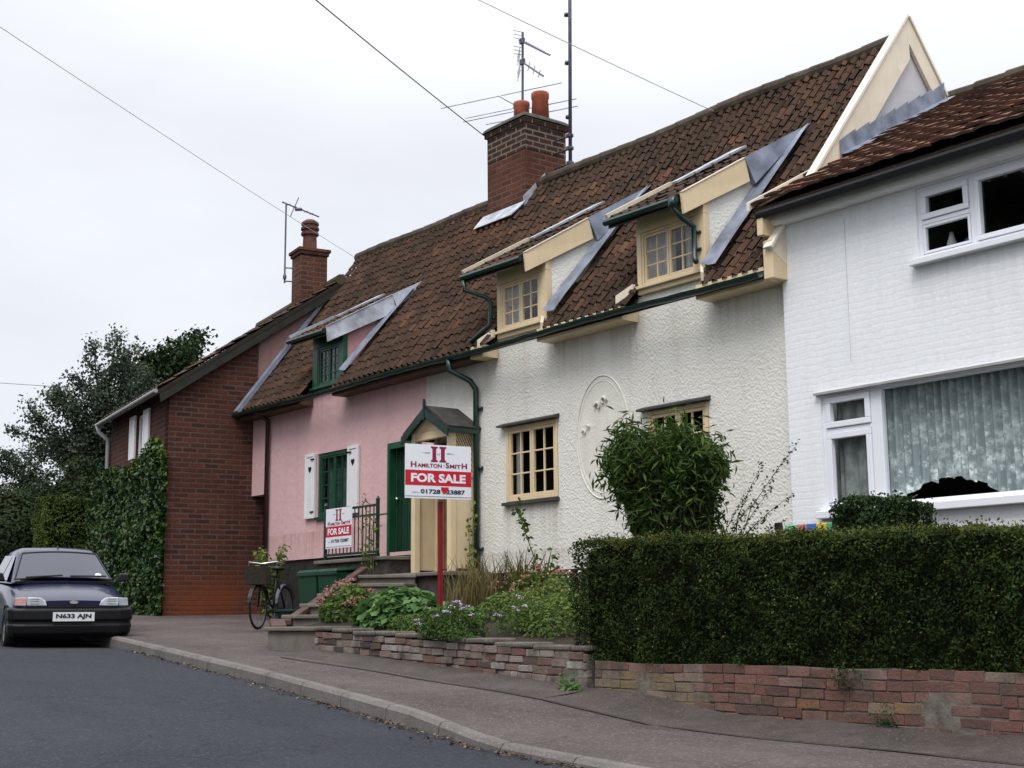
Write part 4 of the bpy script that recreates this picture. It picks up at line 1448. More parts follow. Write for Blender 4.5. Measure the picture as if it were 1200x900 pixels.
vs_.prism([(-10.50, 11.52, 4.76), (-10.50, 13.14, 5.66), (-10.50, 13.14, 5.60), (-10.50, 11.52, 4.66)], (0.045, 0, 0))
vs_.build('verge_board', M_CREAMPALE, rfo)
cbx = MB()
cbx.box(-10.42, -10.335, 11.60, 11.86, 4.36, 4.62)
cbx.build('eaves_end', M_CREAMPAINT, wh)
# stepped lead flashing against the gable
lf = MB()
n = 8
for k in range(n):
    ya, yb = 12.95 + k * 0.275, 12.95 + (k + 1) * 0.275 + 0.03
    za, zb = 4.72 + (ya - 11.55) * 0.556, 4.72 + (yb - 11.55) * 0.556
    lf.prism([(-10.236 + 0.002 * (k % 2), ya, za + 0.03), (-10.236 + 0.002 * (k % 2), yb, zb + 0.03), (-10.236 + 0.002 * (k % 2), yb, zb + 0.30), (-10.236 + 0.002 * (k % 2), ya, za + 0.26)], (0.012, 0, 0))
    lf.face([(-10.225, ya, za + 0.075), (-10.225, yb, zb + 0.08), (-10.06, yb, zb + 0.065), (-10.06 + 0.03 * (k % 2), ya, za + 0.06)])
lf.build('lead_flashing', M_LEAD, rfo)
cw = MB()
cw.tube([(-10.345, 11.985, 4.3), (-10.34, 11.985, 2.5), (-10.35, 11.985, 0.6)], 0.009, 6)
cw.build('wall_cable', M_METAL, wh)
cw = MB()
cw.tube([(-9.40, 11.897, 4.4), (-9.405, 11.897, 2.75)], 0.004, 5)
cw.build('painted_cable', plain('cable_white_paint', (0.55, 0.56, 0.6), 0.6, 0.1), wh)

# things standing on the upper window sill inside
b_ = MB()
b_.lathe([(0.05, 3.76), (0.055, 3.86), (0.03, 3.93), (0.02, 3.98)], -8.22, 12.16, 14)
single(b_, 'bottle', plain("white_bottle_plastic", (0.55, 0.55, 0.55), 0.4, 0.05), 'white bottle standing inside the upstairs window of the white house', 'bottle', (-8.22, 12.16, 3.76), smooth=True)
b_ = MB()
rows = []
for j in range(6):
    a = j / 5 * math.pi / 2
    rows.append([(-8.03 + 0.13 * math.cos(a) * math.cos(t) * (1 + 0.12 * math.sin(5 * t)), 12.2 + 0.07 * math.cos(a) * math.sin(t), 3.76 + 0.13 * math.sin(a) * (1 + 0.1 * math.sin(3 * t))) for t in [2 * math.pi * k / 20 for k in range(21)]])
b_.grid(rows)
single(b_, 'cushion', plain("sky_blue_cloth", (0.10, 0.27, 0.40), 0.8, 0.25, 12), 'sky blue cloth bundle on the upstairs sill of the white house', 'cushion', (-8.03, 12.2, 3.76), smooth=True)

# ------------------------------------------------------------------ red brick house (turned with the bend of the road)
TH = R(8.5)
bh = thing('brick_house', 'red brick house with ivy on its front, end wall facing down the street', 'house', (-24.16, 10.37, 0.0), -TH, local=True)
w = MB()
FW_ = [(-2.42, -1.83, 3.30, 4.16)]
wall_holes(w, -4.75, 0, -0.4, 4.42, FW_, 0.0, 0.14)
w.prism([(0, 0, -0.4), (0, 6.8, -0.4), (0, 6.8, 4.3), (0, 3.36, 6.68), (0, 0, 4.38)], (-0.25, 0, 0))
w.face([(-4.75, 0, -0.4), (-4.75, 6.8, -0.4), (-4.75, 6.8, 4.3), (-4.75, 3.36, 6.68), (-4.75, 0, 4.38)])
w.build('wall', M_REDBRICK, bh)
rp = MB()
sl_ = (6.68 - 4.38) / 3.36
rp.prism([(0.004, 1.72, 3.9), (0.004, 3.45, 5.5), (0.004, 3.40, 6.60), (0.004, 1.72, 4.38 + sl_ * 1.72 - 0.02)], (0.012, 0, 0))
rp.build('render_patch', roughcast("dirty_pink_render", (0.25, 0.155, 0.14), 8, 0.3, 0.5), bh)
rf = MB()
for sg in (1, -1):
    y0, z0 = (-0.22, 4.38 - 0.22 * sl_ + 0.1) if sg == 1 else (7.05, 4.2)
    A_, B_ = ((-4.9, y0, z0), (0.16, y0, z0)) if sg == 1 else ((0.16, y0, z0), (-4.9, y0, z0))
    Cx, Dx = ((0.16, 3.36, 6.80), (-4.9, 3.36, 6.80)) if sg == 1 else ((-4.9, 3.36, 6.80), (0.16, 3.36, 6.80))
    pantiles(rf, A_, B_, Cx, Dx, 20, 13, 0.03, 0.03, seed=31 + sg)
    rf.prism([Vector(A_) - Vector((0, 0, 0.05)), Vector(B_) - Vector((0, 0, 0.05)), Vector(Cx) - Vector((0, 0, 0.05)), Vector(Dx) - Vector((0, 0, 0.05))], (0, 0, -0.05), 0.1)
rfo = rf.build('roof', M_TILE, bh)
rg = MB()
for i in range(12):
    rg.tube([(-4.9 + i * 0.42, 3.36, 6.82), (-4.9 + i * 0.42 + 0.44, 3.36, 6.83)], [0.12, 0.11], 10)
rg.build('ridge_tiles', M_RIDGE, rfo)
vg = MB()
vg.prism([(0.12, -0.24, 4.36 - 0.24 * sl_ + 0.11), (0.12, 3.36, 6.79), (0.12, 3.36, 6.55), (0.12, -0.2, 4.36 - 0.2 * sl_ - 0.16)], (0.035, 0, 0))
vg.build('bargeboard', plain("dark_stained_board", (0.022, 0.022, 0.018), 0.8, 0.3, 6), rfo)
gt = MB()
gt.tube([(-4.95, -0.29, 4.26), (0.1, -0.29, 4.28)], 0.042, 10)
gt.build('gutter', plain("grey_white_gutter", (0.30, 0.30, 0.31), 0.5, 0.1), bh)
dp = MB()
dp.tube([(-4.85, -0.29, 4.24), (-4.85, -0.25, 4.1), (-4.72, -0.08, 3.92), (-4.72, -0.07, 0.0)], 0.045, 10)
dp.build('downpipe', MATS["grey_white_gutter"], bh, smooth=True)
f = MB()
ps = casements(f, -2.40, -1.85, 3.32, 4.14, 0.03, 1, 2, 2, 0.05, 0.035, 0.02)
fo = f.build('window', M_WHITEPAINT, bh)
for q in ps:
    pane(fo, *q, 0.07)
room(fo, -2.4, -1.85, 3.32, 4.14, 0.12, 0.5)
curtain_strip(fo, -2.3, -1.95, 3.36, 4.06, 0.18, M_CURTAIN, 5, 0.03)
for a in (-2.90, -1.79):
    s_ = MB()
    frame_bars(s_, a, a + 0.44, 3.28, 4.17, -0.055, 0.06, 0.045)
    s_.box(a + 0.06, a + 0.38, -0.042, -0.015, 3.34, 4.11)
    s_.build('shutter', M_WHITEPAINT, bh, bevel=0.004)
# chimney of the brick house
ch = MB()
ch.box(-0.98, -0.45, 2.72, 3.30, 6.1, 7.44)
cho = ch.build('chimney', M_CHIMBRICK, bh, bevel=0.008)
ch = MB()
ch.box(-1.01, -0.42, 2.69, 3.33, 7.441, 7.51)
ch.box(-1.04, -0.39, 2.66, 3.36, 7.511, 7.58)
ch.build('chimney_crown', MATS["chimney_brick"], cho, bevel=0.01)
pt = MB()
pz = 7.58
pt.lathe([(0.15, pz), (0.14, pz + 0.32), (0.185, pz + 0.34), (0.185, pz + 0.39), (0.16, pz + 0.40), (0.16, pz + 0.44), (0.19, pz + 0.45), (0.19, pz + 0.50), (0.16, pz + 0.51), (0.16, pz + 0.55), (0.185, pz + 0.56), (0.18, pz + 0.61), (0.10, pz + 0.67), (0.01, pz + 0.68)], -0.70, 3.0, 22)
pt.build('chimney_pot', M_POTDARK, cho, smooth=False)

# ------------------------------------------------------------------ garden walls
gwl = MB()
gx = np.linspace(-14.2, -9.36, 13)
jz = [random.uniform(-0.015, 0.015) for _ in gx]
jy = [random.uniform(-0.025, 0.025) for _ in gx]
topz = [interp(BW, x) - 0.06 + jz[i] for i, x in enumerate(gx)]
rows = []
for i, x in enumerate(gx):
    rows.append([(x, 8.0 + jy[i], kz(x) - 0.1), (x, 8.0 + jy[i] * 0.6, topz[i]), (x, 8.22, topz[i]), (x, 8.22, kz(x) - 0.1)])
gwl.grid(rows)
gwl.face(rows[0])
gwl.face(rows[-1])
gwo = thing('garden_wall', 'low wall of weathered mottled brick with stone coping, below the flower bed', 'wall', (-11.8, 8.0, -0.5))
gwl.build('mortar_core', M_MORTAR, gwo)


def brick_courses(mb, x0, x1, topf, botf, y, L_=0.215, H_=0.066, gap=0.011, seed=1, jit=0.010, tfun=None):
    r = random.Random(seed)
    row = 0
    while True:
        zt_ = -row * (H_ + gap)
        x = x0 - (L_ / 2 if row % 2 else 0) - r.uniform(0, 0.03)
        any_ = False
        while x < x1:
            ln = L_ * r.choice((1, 1, 1, 0.5, 0.93, 1.05))
            a, b = max(x, x0), min(x + ln, x1)
            xm = (a + b) / 2
            top = topf(xm) + zt_ + r.uniform(-0.004, 0.004)
            bot = top - H_ + r.uniform(-0.004, 0.004)
            if b - a > 0.03 and bot > botf(xm) - 0.08:
                any_ = True
                d = r.uniform(0.0, jit)
                t = tfun(xm, top, r) if tfun else r.random()
                k = [r.uniform(-0.004, 0.004) for _ in range(8)]
                f_ = [(a + k[0], y - d, bot + k[1]), (b + k[2], y - d, bot + k[3]), (b + k[4], y - d, top + k[5]), (a + k[6], y - d, top + k[7])]
                mb.prism(f_, (0, 0.06 + d, 0), min(1, max(0, t)))
            x += ln + gap
        row += 1
        if not any_ or row > 12:
            break


wbk = MB()
brick_courses(wbk, -14.2, -9.36, lambda x: interp(BW, x) - 0.062, lambda x: gz(x, 8.0), 7.99, 0.20, 0.062, 0.013, 3, 0.022, lambda x, z, r: r.gauss(0.56, 0.2) - 0.25 * (mnoise.noise(Vector((x * 1.5, z * 4, 0))) > 0.15))
wbk.build('brickwork', M_WALLBRICKS, gwo, bevel=0.004)
cp = MB()
x = -14.22
k = 0
while x < -9.5:
    ln = random.uniform(0.32, 0.6)
    x1 = min(x + ln - 0.012, -9.34)
    z = interp(BW, (x + x1) / 2) - 0.055
    dz = random.uniform(-0.012, 0.012)
    cp.box(x, x1, 7.975 + random.uniform(-0.02, 0.02), 8.26, z + dz, z + 0.05 + dz)
    x += ln
cp.build('coping', ground_mat('weathered_coping_stone', (0.085, 0.072, 0.062), (0.16, 0.14, 0.12), (0.26, 0.24, 0.22), big=3.0, fine=40, bstr=0.6), gwo, bevel=0.016)
hn = MB()
rows = []
for x in np.linspace(-14.2, -9.27, 18):
    z = gz(x, 7.6)
    a = random.uniform(-0.02, 0.02)
    rows.append([(x, 7.55 + a - 0.15 * (x + 14.2) / 4.9, z - 0.03), (x, 7.57 + a - 0.15 * (x + 14.2) / 4.9, z + 0.003), (x, 7.99, z + 0.06 + a * 0.4)])
hn.grid(rows)
hn.build('concrete_foot', M_HAUNCH, gwo, smooth=True)

hwo = thing('hedge_wall', 'low red brick retaining wall with concrete foot, under the clipped hedge', 'wall', (-5, 8.0, -0.8))
hw = MB()
hx = np.linspace(-9.26, 3.0, 40)
rows = []
for i, x in enumerate(hx):
    a, b = random.uniform(-0.015, 0.015), random.uniform(-0.012, 0.012)
    rows.append([(x, 8.0 + a, kz(x) - 0.2), (x, 8.0 + a, -0.60), (x, 8.0 + a * 0.5, -0.37 + b), (x, 8.22, -0.37 + b)])
hw.grid(rows)
hw.face(rows[0])
hw.build('mortar_core', M_MORTAR, hwo)
wbk = MB()
brick_courses(wbk, -9.26, 0.0, lambda x: -0.372 + 0.008 * math.sin(x * 3.1), lambda x: gz(x, 8.0), 7.994, 0.215, 0.066, 0.009, 4, 0.006, lambda x, z, r: (r.gauss(0.84, 0.05) if (x < -8.0 and z < -0.42) else r.gauss(0.36, 0.16) + 0.3 * (r.random() < 0.1)))
wbk.build('brickwork', M_HEDGEBRICKS, hwo, bevel=0.003)
hn = MB()
rows = []
for i, x in enumerate(hx):
    z = gz(x, 7.4)
    a = random.uniform(-0.02, 0.02)
    rows.append([(x, 7.38 + a, z - 0.03), (x, 7.40 + a, z + 0.004), (x, 7.72, z + 0.035 + a * 0.4), (x, 7.99, z + 0.09 + a)])
hn.grid(rows)
hn.build('concrete_foot', M_HAUNCH, hwo, smooth=True)
ed = MB()
exs = np.linspace(-13.9, 3, 60)
ed.grid([[(x, 7.35 + 0.02 * math.sin(x * 3), gz(x, 7.35) + 0.006), (x, 7.385 + 0.02 * math.sin(x * 3), gz(x, 7.385) + 0.008)] for x in exs])
ed.build('pavement_seam', plain("dark_seam_dirt", (0.035, 0.03, 0.025), 0.95, 0.4, 9), None, (0, 0, 0), kind='structure')

# steps, landing and sloping rail wall ---------------------------------------
st = thing('stone_steps', 'worn stone steps climbing from the pavement to the porch', 'steps', (-15.2, 8.6, -0.2))
n = 6
for k in range(n):
    t = k / (n - 1)
    cx_, cy_, z = -14.72 + (-17.35 + 14.72) * t, 8.22 + (10.95 - 8.22) * t, -0.07 + 0.145 * k
    s_ = MB()
    Mx = Matrix.Translation((cx_, cy_, 0)) @ Matrix.Rotation(R(12 + 28 * min(1, t * 2)), 4, 'Z')
    s_.box(-0.5, 0.5, -0.26, 0.36, z - 0.6, z - 0.052, M=Mx)
    s_.box(-0.53, 0.53, -0.30, 0.36, z - 0.05, z, M=Mx)
    s_.build('step', M_STONE, st, bevel=0.012)
ld = MB()
ld.box(-19.8, -17.7, 11.15, 11.99, -0.2, 0.90)
ld.box(-17.7, -16.2, 11.15, 11.99, -0.2, 0.62)
ld.build('landing_block', plain("dark_landing_brick", (0.055, 0.045, 0.04), 0.9, 0.5, 9, bs=0.6), st, bevel=0.01)
ld = MB()
ld.box(-19.85, -17.66, 11.10, 11.99, 0.902, 0.96)
ld.box(-17.655, -16.15, 11.08, 11.99, 0.622, 0.68)
ld.build('landing_slab', M_STONE, st, bevel=0.012)

rw = thing('sloping_step_wall', 'sloping rusty brown coping rail on a low wall beside the steps', 'wall', (-16.6, 9.5, 0))
P0, P1 = Vector((-15.5, 8.3, 0.0)), Vector((-17.85, 10.85, 0.78))
w = MB()
w.prism([(P0.x, P0.y, -0.5), (P1.x, P1.y, -0.3), (P1.x, P1.y, P1.z - 0.06), (P0.x, P0.y, P0.z - 0.06)], (-0.06, -0.05, 0))
w.build('brickwork', M_REDBRICK, rw)
w = MB()
w.prism([P0 + Vector((0.05, 0.04, -0.06)), P0 + Vector((0.05, 0.04, 0.02)), P1 + Vector((0.05, 0.04, 0.02)), P1 + Vector((0.05, 0.04, -0.06))], (-0.085, -0.075, 0))
w.prism([(-15.15, 8.12, -0.30), (-15.15, 8.12, -0.05), (-15.55, 8.3, 0.03), (-15.55, 8.3, -0.25)], (-0.14, -0.14, 0))
w.build('coping', M_COPING, rw, bevel=0.015)

# railing -----------------------------------------------------------------
rl = thing('iron_railing', 'dark green iron railing on the landing under the pink cottage window', 'railing', (-18.8, 11.2, 0.96))
ry = 11.16
b_ = MB()
b_.box(-19.6, -18.0, ry, ry + 0.035, 1.74, 1.775)
b_.box(-19.6, -18.0, ry + 0.002, ry + 0.033, 1.60, 1.628)
b_.box(-19.6, -18.0, ry, ry + 0.035, 1.02, 1.06)
b_.tube([(-18.0, ry + 0.018, 1.60), (-17.72, ry + 0.018, 1.60)], 0.014, 6)
b_.build('rail', M_GREENPAINT, rl)
for x in (-19.6, -18.0):
    q = MB()
    q.box(x - 0.022, x + 0.022, ry - 0.005, ry + 0.04, 0.96, 1.83)
    q.lathe([(0.03, 1.83), (0.036, 1.85), (0.02, 1.88), (0.004, 1.90)], x, ry + 0.018, 10)
    q.build('post', M_GREENPAINT, rl)
for k in range(13):
    q = MB()
    x = -19.6 + 1.6 * (k + 1) / 14
    q.tube([(x, ry + 0.018, 1.06), (x, ry + 0.018, 1.74)], 0.0105, 6)
    q.build('baluster', M_GREENPAINT, rl)

# ------------------------------------------------------------------ for-sale boards


def logo(mb, O, U, V, w, h):
    """two serifed columns joined by a small crossbar"""
    O, U, V = Vector(O), Vector(U), Vector(V)

    def poly(pts):
        mb.face([O + U * (a * w) + V * (b * h) for a, b in pts])
    for s in (-1, 1):
        c = s * 0.27
        poly([(c - 0.12, -0.34), (c + 0.12, -0.34), (c + 0.12, 0.34), (c - 0.12, 0.34)])
        for q in (-1, 1):
            poly([(c - 0.22, q * 0.5), (c + 0.22, q * 0.5), (c + 0.22, q * 0.42), (c + 0.12, q * 0.34), (c - 0.12, q * 0.34), (c - 0.22, q * 0.42)])


def sale_board(root, O, U, V, w, h, Nn, clip=False):
    O, U, V, Nn = Vector(O), Vector(U), Vector(V), Vector(Nn)
    bo = MB()
    a = O - U * w / 2 - V * h / 2
    bo.prism([a, a + U * w, a + U * w + V * h, a + V * h], -Nn * 0.012)
    bd = bo.build('board', M_BOARD, root)
    e1, e2 = Nn * 0.002, Nn * 0.004
    bn = MB()
    by0, by1 = -0.26 * h, 0.02 * h
    if clip:
        by0, by1 = -0.21 * h, 0.05 * h
    bn.face([O - U * w / 2 + V * by0 + e1, O + U * w / 2 + V * by0 + e1, O + U * w / 2 + V * by1 + e1, O - U * w / 2 + V * by1 + e1])
    bn.build('red_band', M_SIGNRED, bd)
    tx = MB()
    text_into(tx, 'FOR SALE', O + V * ((by0 + by1) / 2) + e2, U, V, w * 0.83, h * 0.165, 0.042)
    tx.build('for_sale_lettering', M_BOARD, bd)
    tx = MB()
    logo(tx, O + V * 0.325 * h + e1, U, V, 0.24 * w, 0.29 * h)
    tx.build('logo_columns', M_SIGNPLUM, bd)
    tx = MB()
    text_into(tx, 'H', O + V * 0.325 * h + e1, U, V, 0.035 * w, 0.04 * h, 0.02)
    for s in (-1, 1):
        c = O + V * 0.345 * h + e1
        tx.face([c + U * s * 0.13 * w + V * 0.012 * h, c + U * s * 0.26 * w, c + U * s * 0.13 * w - V * 0.012 * h])
    tx.build('logo_mark', M_SIGNGREY, bd)
    tx = MB()
    yb = 0.125 * h
    wid = [('H', 0.085, 1.0, -0.375), ('AMILTON', 0.37, 0.72, -0.135), ('S', 0.055, 1.0, 0.135), ('MIT', 0.17, 0.72, 0.255), ('H', 0.085, 1.0, 0.395)]
    for s, ww, hh, cx_ in wid:
        H_ = 0.105 * h * hh
        text_into(tx, s, O + U * cx_ * w + V * (yb - 0.0525 * h + H_ / 2) + e1, U, V, ww * w, H_, 0.035)
    tx.face([O + U * (0.075 * w + a_) * 1.0 + V * (yb - 0.012 * h + c_) + e1 for a_, c_ in ((0, 0), (0.02 * w, 0), (0.02 * w, 0.012 * h), (0, 0.012 * h))])
    tx.build('agent_lettering', M_SIGNPLUM, bd)
    tx = MB()
    zph = -0.37 * h if not clip else -0.32 * h
    text_into(tx, '01728', O + U * (-0.12 * w) + V * zph + e1, U, V, 0.30 * w, 0.085 * h, 0.04)
    text_into(tx, '723887', O + U * (0.235 * w) + V * zph + e1, U, V, 0.34 * w, 0.085 * h, 0.04)
    tx.build('phone_lettering', M_SIGNNAVY, bd)
    tx = MB()
    text_into(tx, 'office', O + U * (-0.35 * w) + V * (zph - 0.02 * h) + e1, U, V, 0.1 * w, 0.03 * h, 0.01)
    tx.face([O + U * (-0.5 * w) + V * (-0.468 * h) + e1, O + U * (0.5 * w) + V * (-0.468 * h) + e1, O + U * (0.5 * w) + V * (-0.455 * h) + e1, O - U * 0.5 * w + V * (-0.455 * h) + e1])
    tx.build('small_print', M_SIGNGREY, bd)
    return bd


sg = thing('sale_sign', 'white and red FOR SALE board on a dark red post in the flower bed', 'sign', (-12.57, 8.62, -0.06))
q = MB()
q.box(-12.592, -12.55, 8.60, 8.642, -0.25, 1.30)
q.build('post', M_POSTRED, sg, bevel=0.004)
an = R(10.5)
U = Vector((math.sin(an), math.cos(an), 0))
Nn = Vector((math.cos(an), -math.sin(an), 0))
bd = sale_board(sg, Vector((-12.511, 8.556, 1.62)), U, Vector((0, 0, 1)), 0.80, 0.60, Nn)
q = MB()
q.prism([Vector((-12.511, 8.556, 1.62)) + Nn * 0.006 + U * a + Vector((0, 0, b)) for a, b in ((0.03, -0.17), (0.12, -0.17), (0.12, -0.20), (0.095, -0.235), (0.055, -0.235), (0.03, -0.20))], -Nn * 0.004)
q.build('red_sticker', M_SIGNRED, bd)

sg2 = thing('sale_sign', 'smaller FOR SALE board tied to the iron railing', 'sign', (-19.1, 11.12, 1.15))
sale_board(sg2, Vector((-19.09, 11.12, 1.46)), Vector((1, 0, 0)), Vector((0, 0, 1)), 0.81, 0.64, Vector((0, -1, 0)), True)

# ------------------------------------------------------------------ bins, box, bicycle, patchwork panel
for i, (x, dx) in enumerate(((-19.52, 0.0), (-18.88, 0.02))):
    y, z0 = 10.86, gz(x, 10.8) - 0.01
    bn = thing('wheeled_bin', ('dark green wheeled bin nearer the bicycle, below the landing' if i == 0 else 'dark green wheeled bin nearer the steps, below the landing'), 'bin', (x, y, z0), 0, 'green bins below the landing')
    q = MB()
    zt = 0.80
    q.prism([(x - 0.25, y - 0.02, z0 + 0.05), (x + 0.25, y - 0.02, z0 + 0.05), (x + 0.29, y - 0.06, zt - 0.06), (x - 0.29, y - 0.06, zt - 0.06)], (0, 0.42, 0))
    q.box(x - 0.31, x + 0.31, y - 0.08, y - 0.06, zt - 0.10, zt - 0.05)
    q.build('body', M_BINGREEN, bn, bevel=0.02)
    q = MB()
    q.prism([(x - 0.31, y - 0.09, zt - 0.048), (x + 0.31, y - 0.09, zt - 0.048), (x + 0.28, y - 0.05, zt), (x - 0.28, y - 0.05, zt)], (0, 0.48, 0.03))
    q.build('lid', M_BINGREEN, bn, bevel=0.015)
    for s in (-1, 1):
        q = MB()
        q.tube([(x + s * 0.22, y + 0.36, z0 + 0.09), (x + s * 0.27, y + 0.36, z0 + 0.09)], 0.09, 14)
        q.build('wheel', M_BLACK, bn)
q = MB()
x0, y0, z0 = -18.7, 10.15, gz(-18.7, 10.15)
q.prism([(x0 - 0.24, y0 - 0.18, z0), (x0 + 0.24, y0 - 0.18, z0), (x0 + 0.28, y0 - 0.2, z0 + 0.26), (x0 - 0.28, y0 - 0.2, z0 + 0.26)], (0, 0.36, 0))
q.box(x0 - 0.3, x0 + 0.3, y0 - 0.225, y0 + 0.18, z0 + 0.262, z0 + 0.30)
single(q, 'recycling_box', M_BINGREEN, 'low green recycling box in front of the wheeled bins', 'box', (x0, y0, z0), bevel=0.012)

bk = thing('bicycle', 'dark bicycle with pale handlebar leaning beside the brick house wall', 'bicycle', (-18.97, 9.9, gz(-18.97, 9.9)), R(-50), local=True)


def ring(mb, cx, cz, r_, t, n=28):
    pts = [(cx + r_ * math.cos(2 * math.pi * i / n), 0, cz + r_ * math.sin(2 * math.pi * i / n)) for i in range(n + 1)]
    mb.tube(pts, t, 6, cap=False)


for cx_ in (-0.52, 0.52):
    q = MB()
    ring(q, cx_, 0.33, 0.315, 0.018)
    wo = q.build('wheel', M_TYRE, bk, smooth=True)
    q = MB()
    ring(q, cx_, 0.33, 0.295, 0.008)
    for k in range(12):
        a = 2 * math.pi * k / 12
        q.tube([(cx_, 0.02 * (-1) ** k, 0.33), (cx_ + 0.295 * math.cos(a), 0, 0.33 + 0.295 * math.sin(a))], 0.002, 4)
    q.build('rim', M_METAL, wo)
    q = MB()
    for i in range(14):
        pass
    pts = [(cx_ + 0.36 * math.cos(a), 0, 0.33 + 0.36 * math.sin(a)) for a in [R(10 + 150 * i / 12) for i in range(13)]]
    for i in range(12):
        a, b = Vector(pts[i]), Vector(pts[i + 1])
        q.face([a + Vector((0, -0.03, 0)), a + Vector((0, 0.03, 0)), b + Vector((0, 0.03, 0)), b + Vector((0, -0.03, 0))])
    q.build('mudguard', M_METAL if cx_ < 0 else M_BLACK, bk)
q = MB()
for a, b in (((0.42, 0, 0.86), (0.52, 0, 0.33)), ((0.44, 0, 0.78), (-0.18, 0, 0.80)), ((0.45, 0, 0.66), (-0.06, 0, 0.30)), ((-0.20, 0, 0.88), (-0.06, 0, 0.30)), ((-0.06, 0, 0.30), (-0.52, 0, 0.33)), ((-0.18, 0, 0.78), (-0.52, 0, 0.33))):
    q.tube([a, b], 0.016, 8)
q.tube([(0.42, 0, 0.86), (0.41, 0, 0.96)], 0.013, 8)
q.build('frame', M_BLACK, bk, smooth=True)
q = MB()
q.tube([(0.25, -0.28, 0.97), (0.38, -0.22, 1.0), (0.43, 0, 0.97), (0.38, 0.22, 1.0), (0.25, 0.28, 0.97)], 0.013, 8)
q.build('handlebar', M_CHROME, bk, smooth=True)
q = MB()
q.lathe([(0.02, 0.88), (0.10, 0.90), (0.115, 0.93), (0.06, 0.955)], -0.21, 0, 14)
q.build('saddle', M_BLACK, bk, smooth=True)
q = MB()
q.lathe([(0.085, 0.295), (0.09, 0.295), (0.09, 0.31), (0.085, 0.31)], -0.06, 0, 18)
for s in (-1, 1):
    q.tube([(-0.06, s * 0.05, 0.30), (-0.06 + s * 0.12, s * 0.06, 0.30 - s * 0.12)], 0.009, 6)
    q.box(-0.06 + s * 0.12 - 0.04, -0.06 + s * 0.12 + 0.04, min(s * 0.06, s * 0.15), max(s * 0.06, s * 0.15), 0.29 - s * 0.12, 0.31 - s * 0.12)
q.build('pedals', M_METAL, bk)
q = MB()
q.prism([(0.44, -0.16, 0.66), (0.70, -0.13, 0.66), (0.74, -0.17, 0.92), (0.42, -0.19, 0.92)], (0, 0.33, 0))
q.build('basket', plain("dark_wicker", (0.035, 0.028, 0.02), 0.9, 0.4, 30, bs=0.8, bscale=90), bk)

pnl = thing('toy_panel', 'multicoloured patchwork panel showing above the hedge by the white house corner', 'panel', (-8.16, 9.62, 0.35), R(6), local=True)
q = MB()
q.box(-0.27, 0.27, 0, 0.03, -0.3, 0.475)
q.build('panel', M_PATCH, pnl, bevel=0.01)
q = MB()
q.box(-0.33, -0.275, -0.01, 0.04, -0.5, 0.53, M=Matrix.Rotation(R(-5), 4, 'Y'))
q.build('post', M_BLACK, pnl)

# ------------------------------------------------------------------ aerials, mast and wires
ta = thing('tv_aerial', 'tall chimney aerial with two yagis and long horizontal rods on the big chimney', 'aerial', (-18.27, 14.0, 8.4))
q = MB()
q.tube([(-18.27, 14.3, 8.65), (-18.24, 14.3, 10.42)], 0.022, 8)
q.build('mast', M_METAL, ta)
RD = Vector((0.91, 0.41, 0)).normalized()


def yagi(name, p0, p1, n, l0, l1, axis, refl=False):
    q = MB()
    p0, p1 = Vector(p0), Vector(p1)
    q.tube([p0, p1], 0.016, 6)
    q.box(p0.x - 0.05, p0.x + 0.05, p0.y - 0.03, p0.y + 0.03, p0.z - 0.05, p0.z + 0.05)
    for i in range(n):
        c = p0.lerp(p1, (i + 0.3) / n)
        l = l0 + (l1 - l0) * i / n
        q.tube([c - axis * l, c + axis * l], 0.007, 5)
    if refl:
        for s in (-1, 1):
            for k in range(3):
                c = p0 + Vector((-0.1, 0, s * (0.08 + 0.07 * k)))
                q.tube([c - axis * l0 * 1.2, c + axis * l0 * 1.2], 0.006, 5)
    return q.build(name, M_METAL, ta)


ax = Vector((-0.25, 0.93, 0.22)).normalized()
yagi('yagi', (-18.26, 14.3, 10.26), (-17.12, 14.0, 9.52), 14, 0.13, 0.08, ax, True)
yagi('yagi', (-18.26, 14.3, 9.86), (-17.30, 14.0, 9.20), 4, 0.10, 0.07, Vector((0, 0.3, 1)).normalized(), True)
q = MB()
q.tube([(-18.80, 14.2, 9.36), (-18.36, 14.35, 9.03)], 0.02, 6)
for c, l in (((-18.80, 14.2, 9.37), 1.25), ((-18.42, 14.33, 9.0), 1.15), ((-18.15, 14.4, 8.84), 0.92)):
    c = Vector(c)
    q.tube([c - RD * l, c + RD * l], 0.009, 6)
q.tube([(-18.42 - 1.0, 14.33 - 0.45, 9.06), (-18.42, 14.33, 9.06)], 0.008, 6)
q.build('long_rods', M_ALU, ta)

ms = thing('radio_mast', 'very tall thin metal mast bracketed to the right side of the big chimney', 'mast', (-17.42, 14.62, 7.4))
q = MB()
q.tube([(-17.36, 14.62, 7.2), (-17.30, 14.62, 10.2), (-17.24, 14.62, 13.5)], 0.032, 10)
for z in (8.6, 9.6, 10.5):
    q.lathe([(0.045, z), (0.045, z + 0.05)], -17.39, 14.62, 10)
q.build('pole', M_METAL, ms, smooth=True)
for z in (7.78, 8.05, 8.28):
    q = MB()
    q.tube([(-17.76, 14.62, z + 0.01), (-17.28, 14.62, z - 0.02)], 0.016, 6)
    q.box(-17.40, -17.31, 14.57, 14.67, z - 0.035, z + 0.025)
    q.build('bracket', M_METAL, ms)

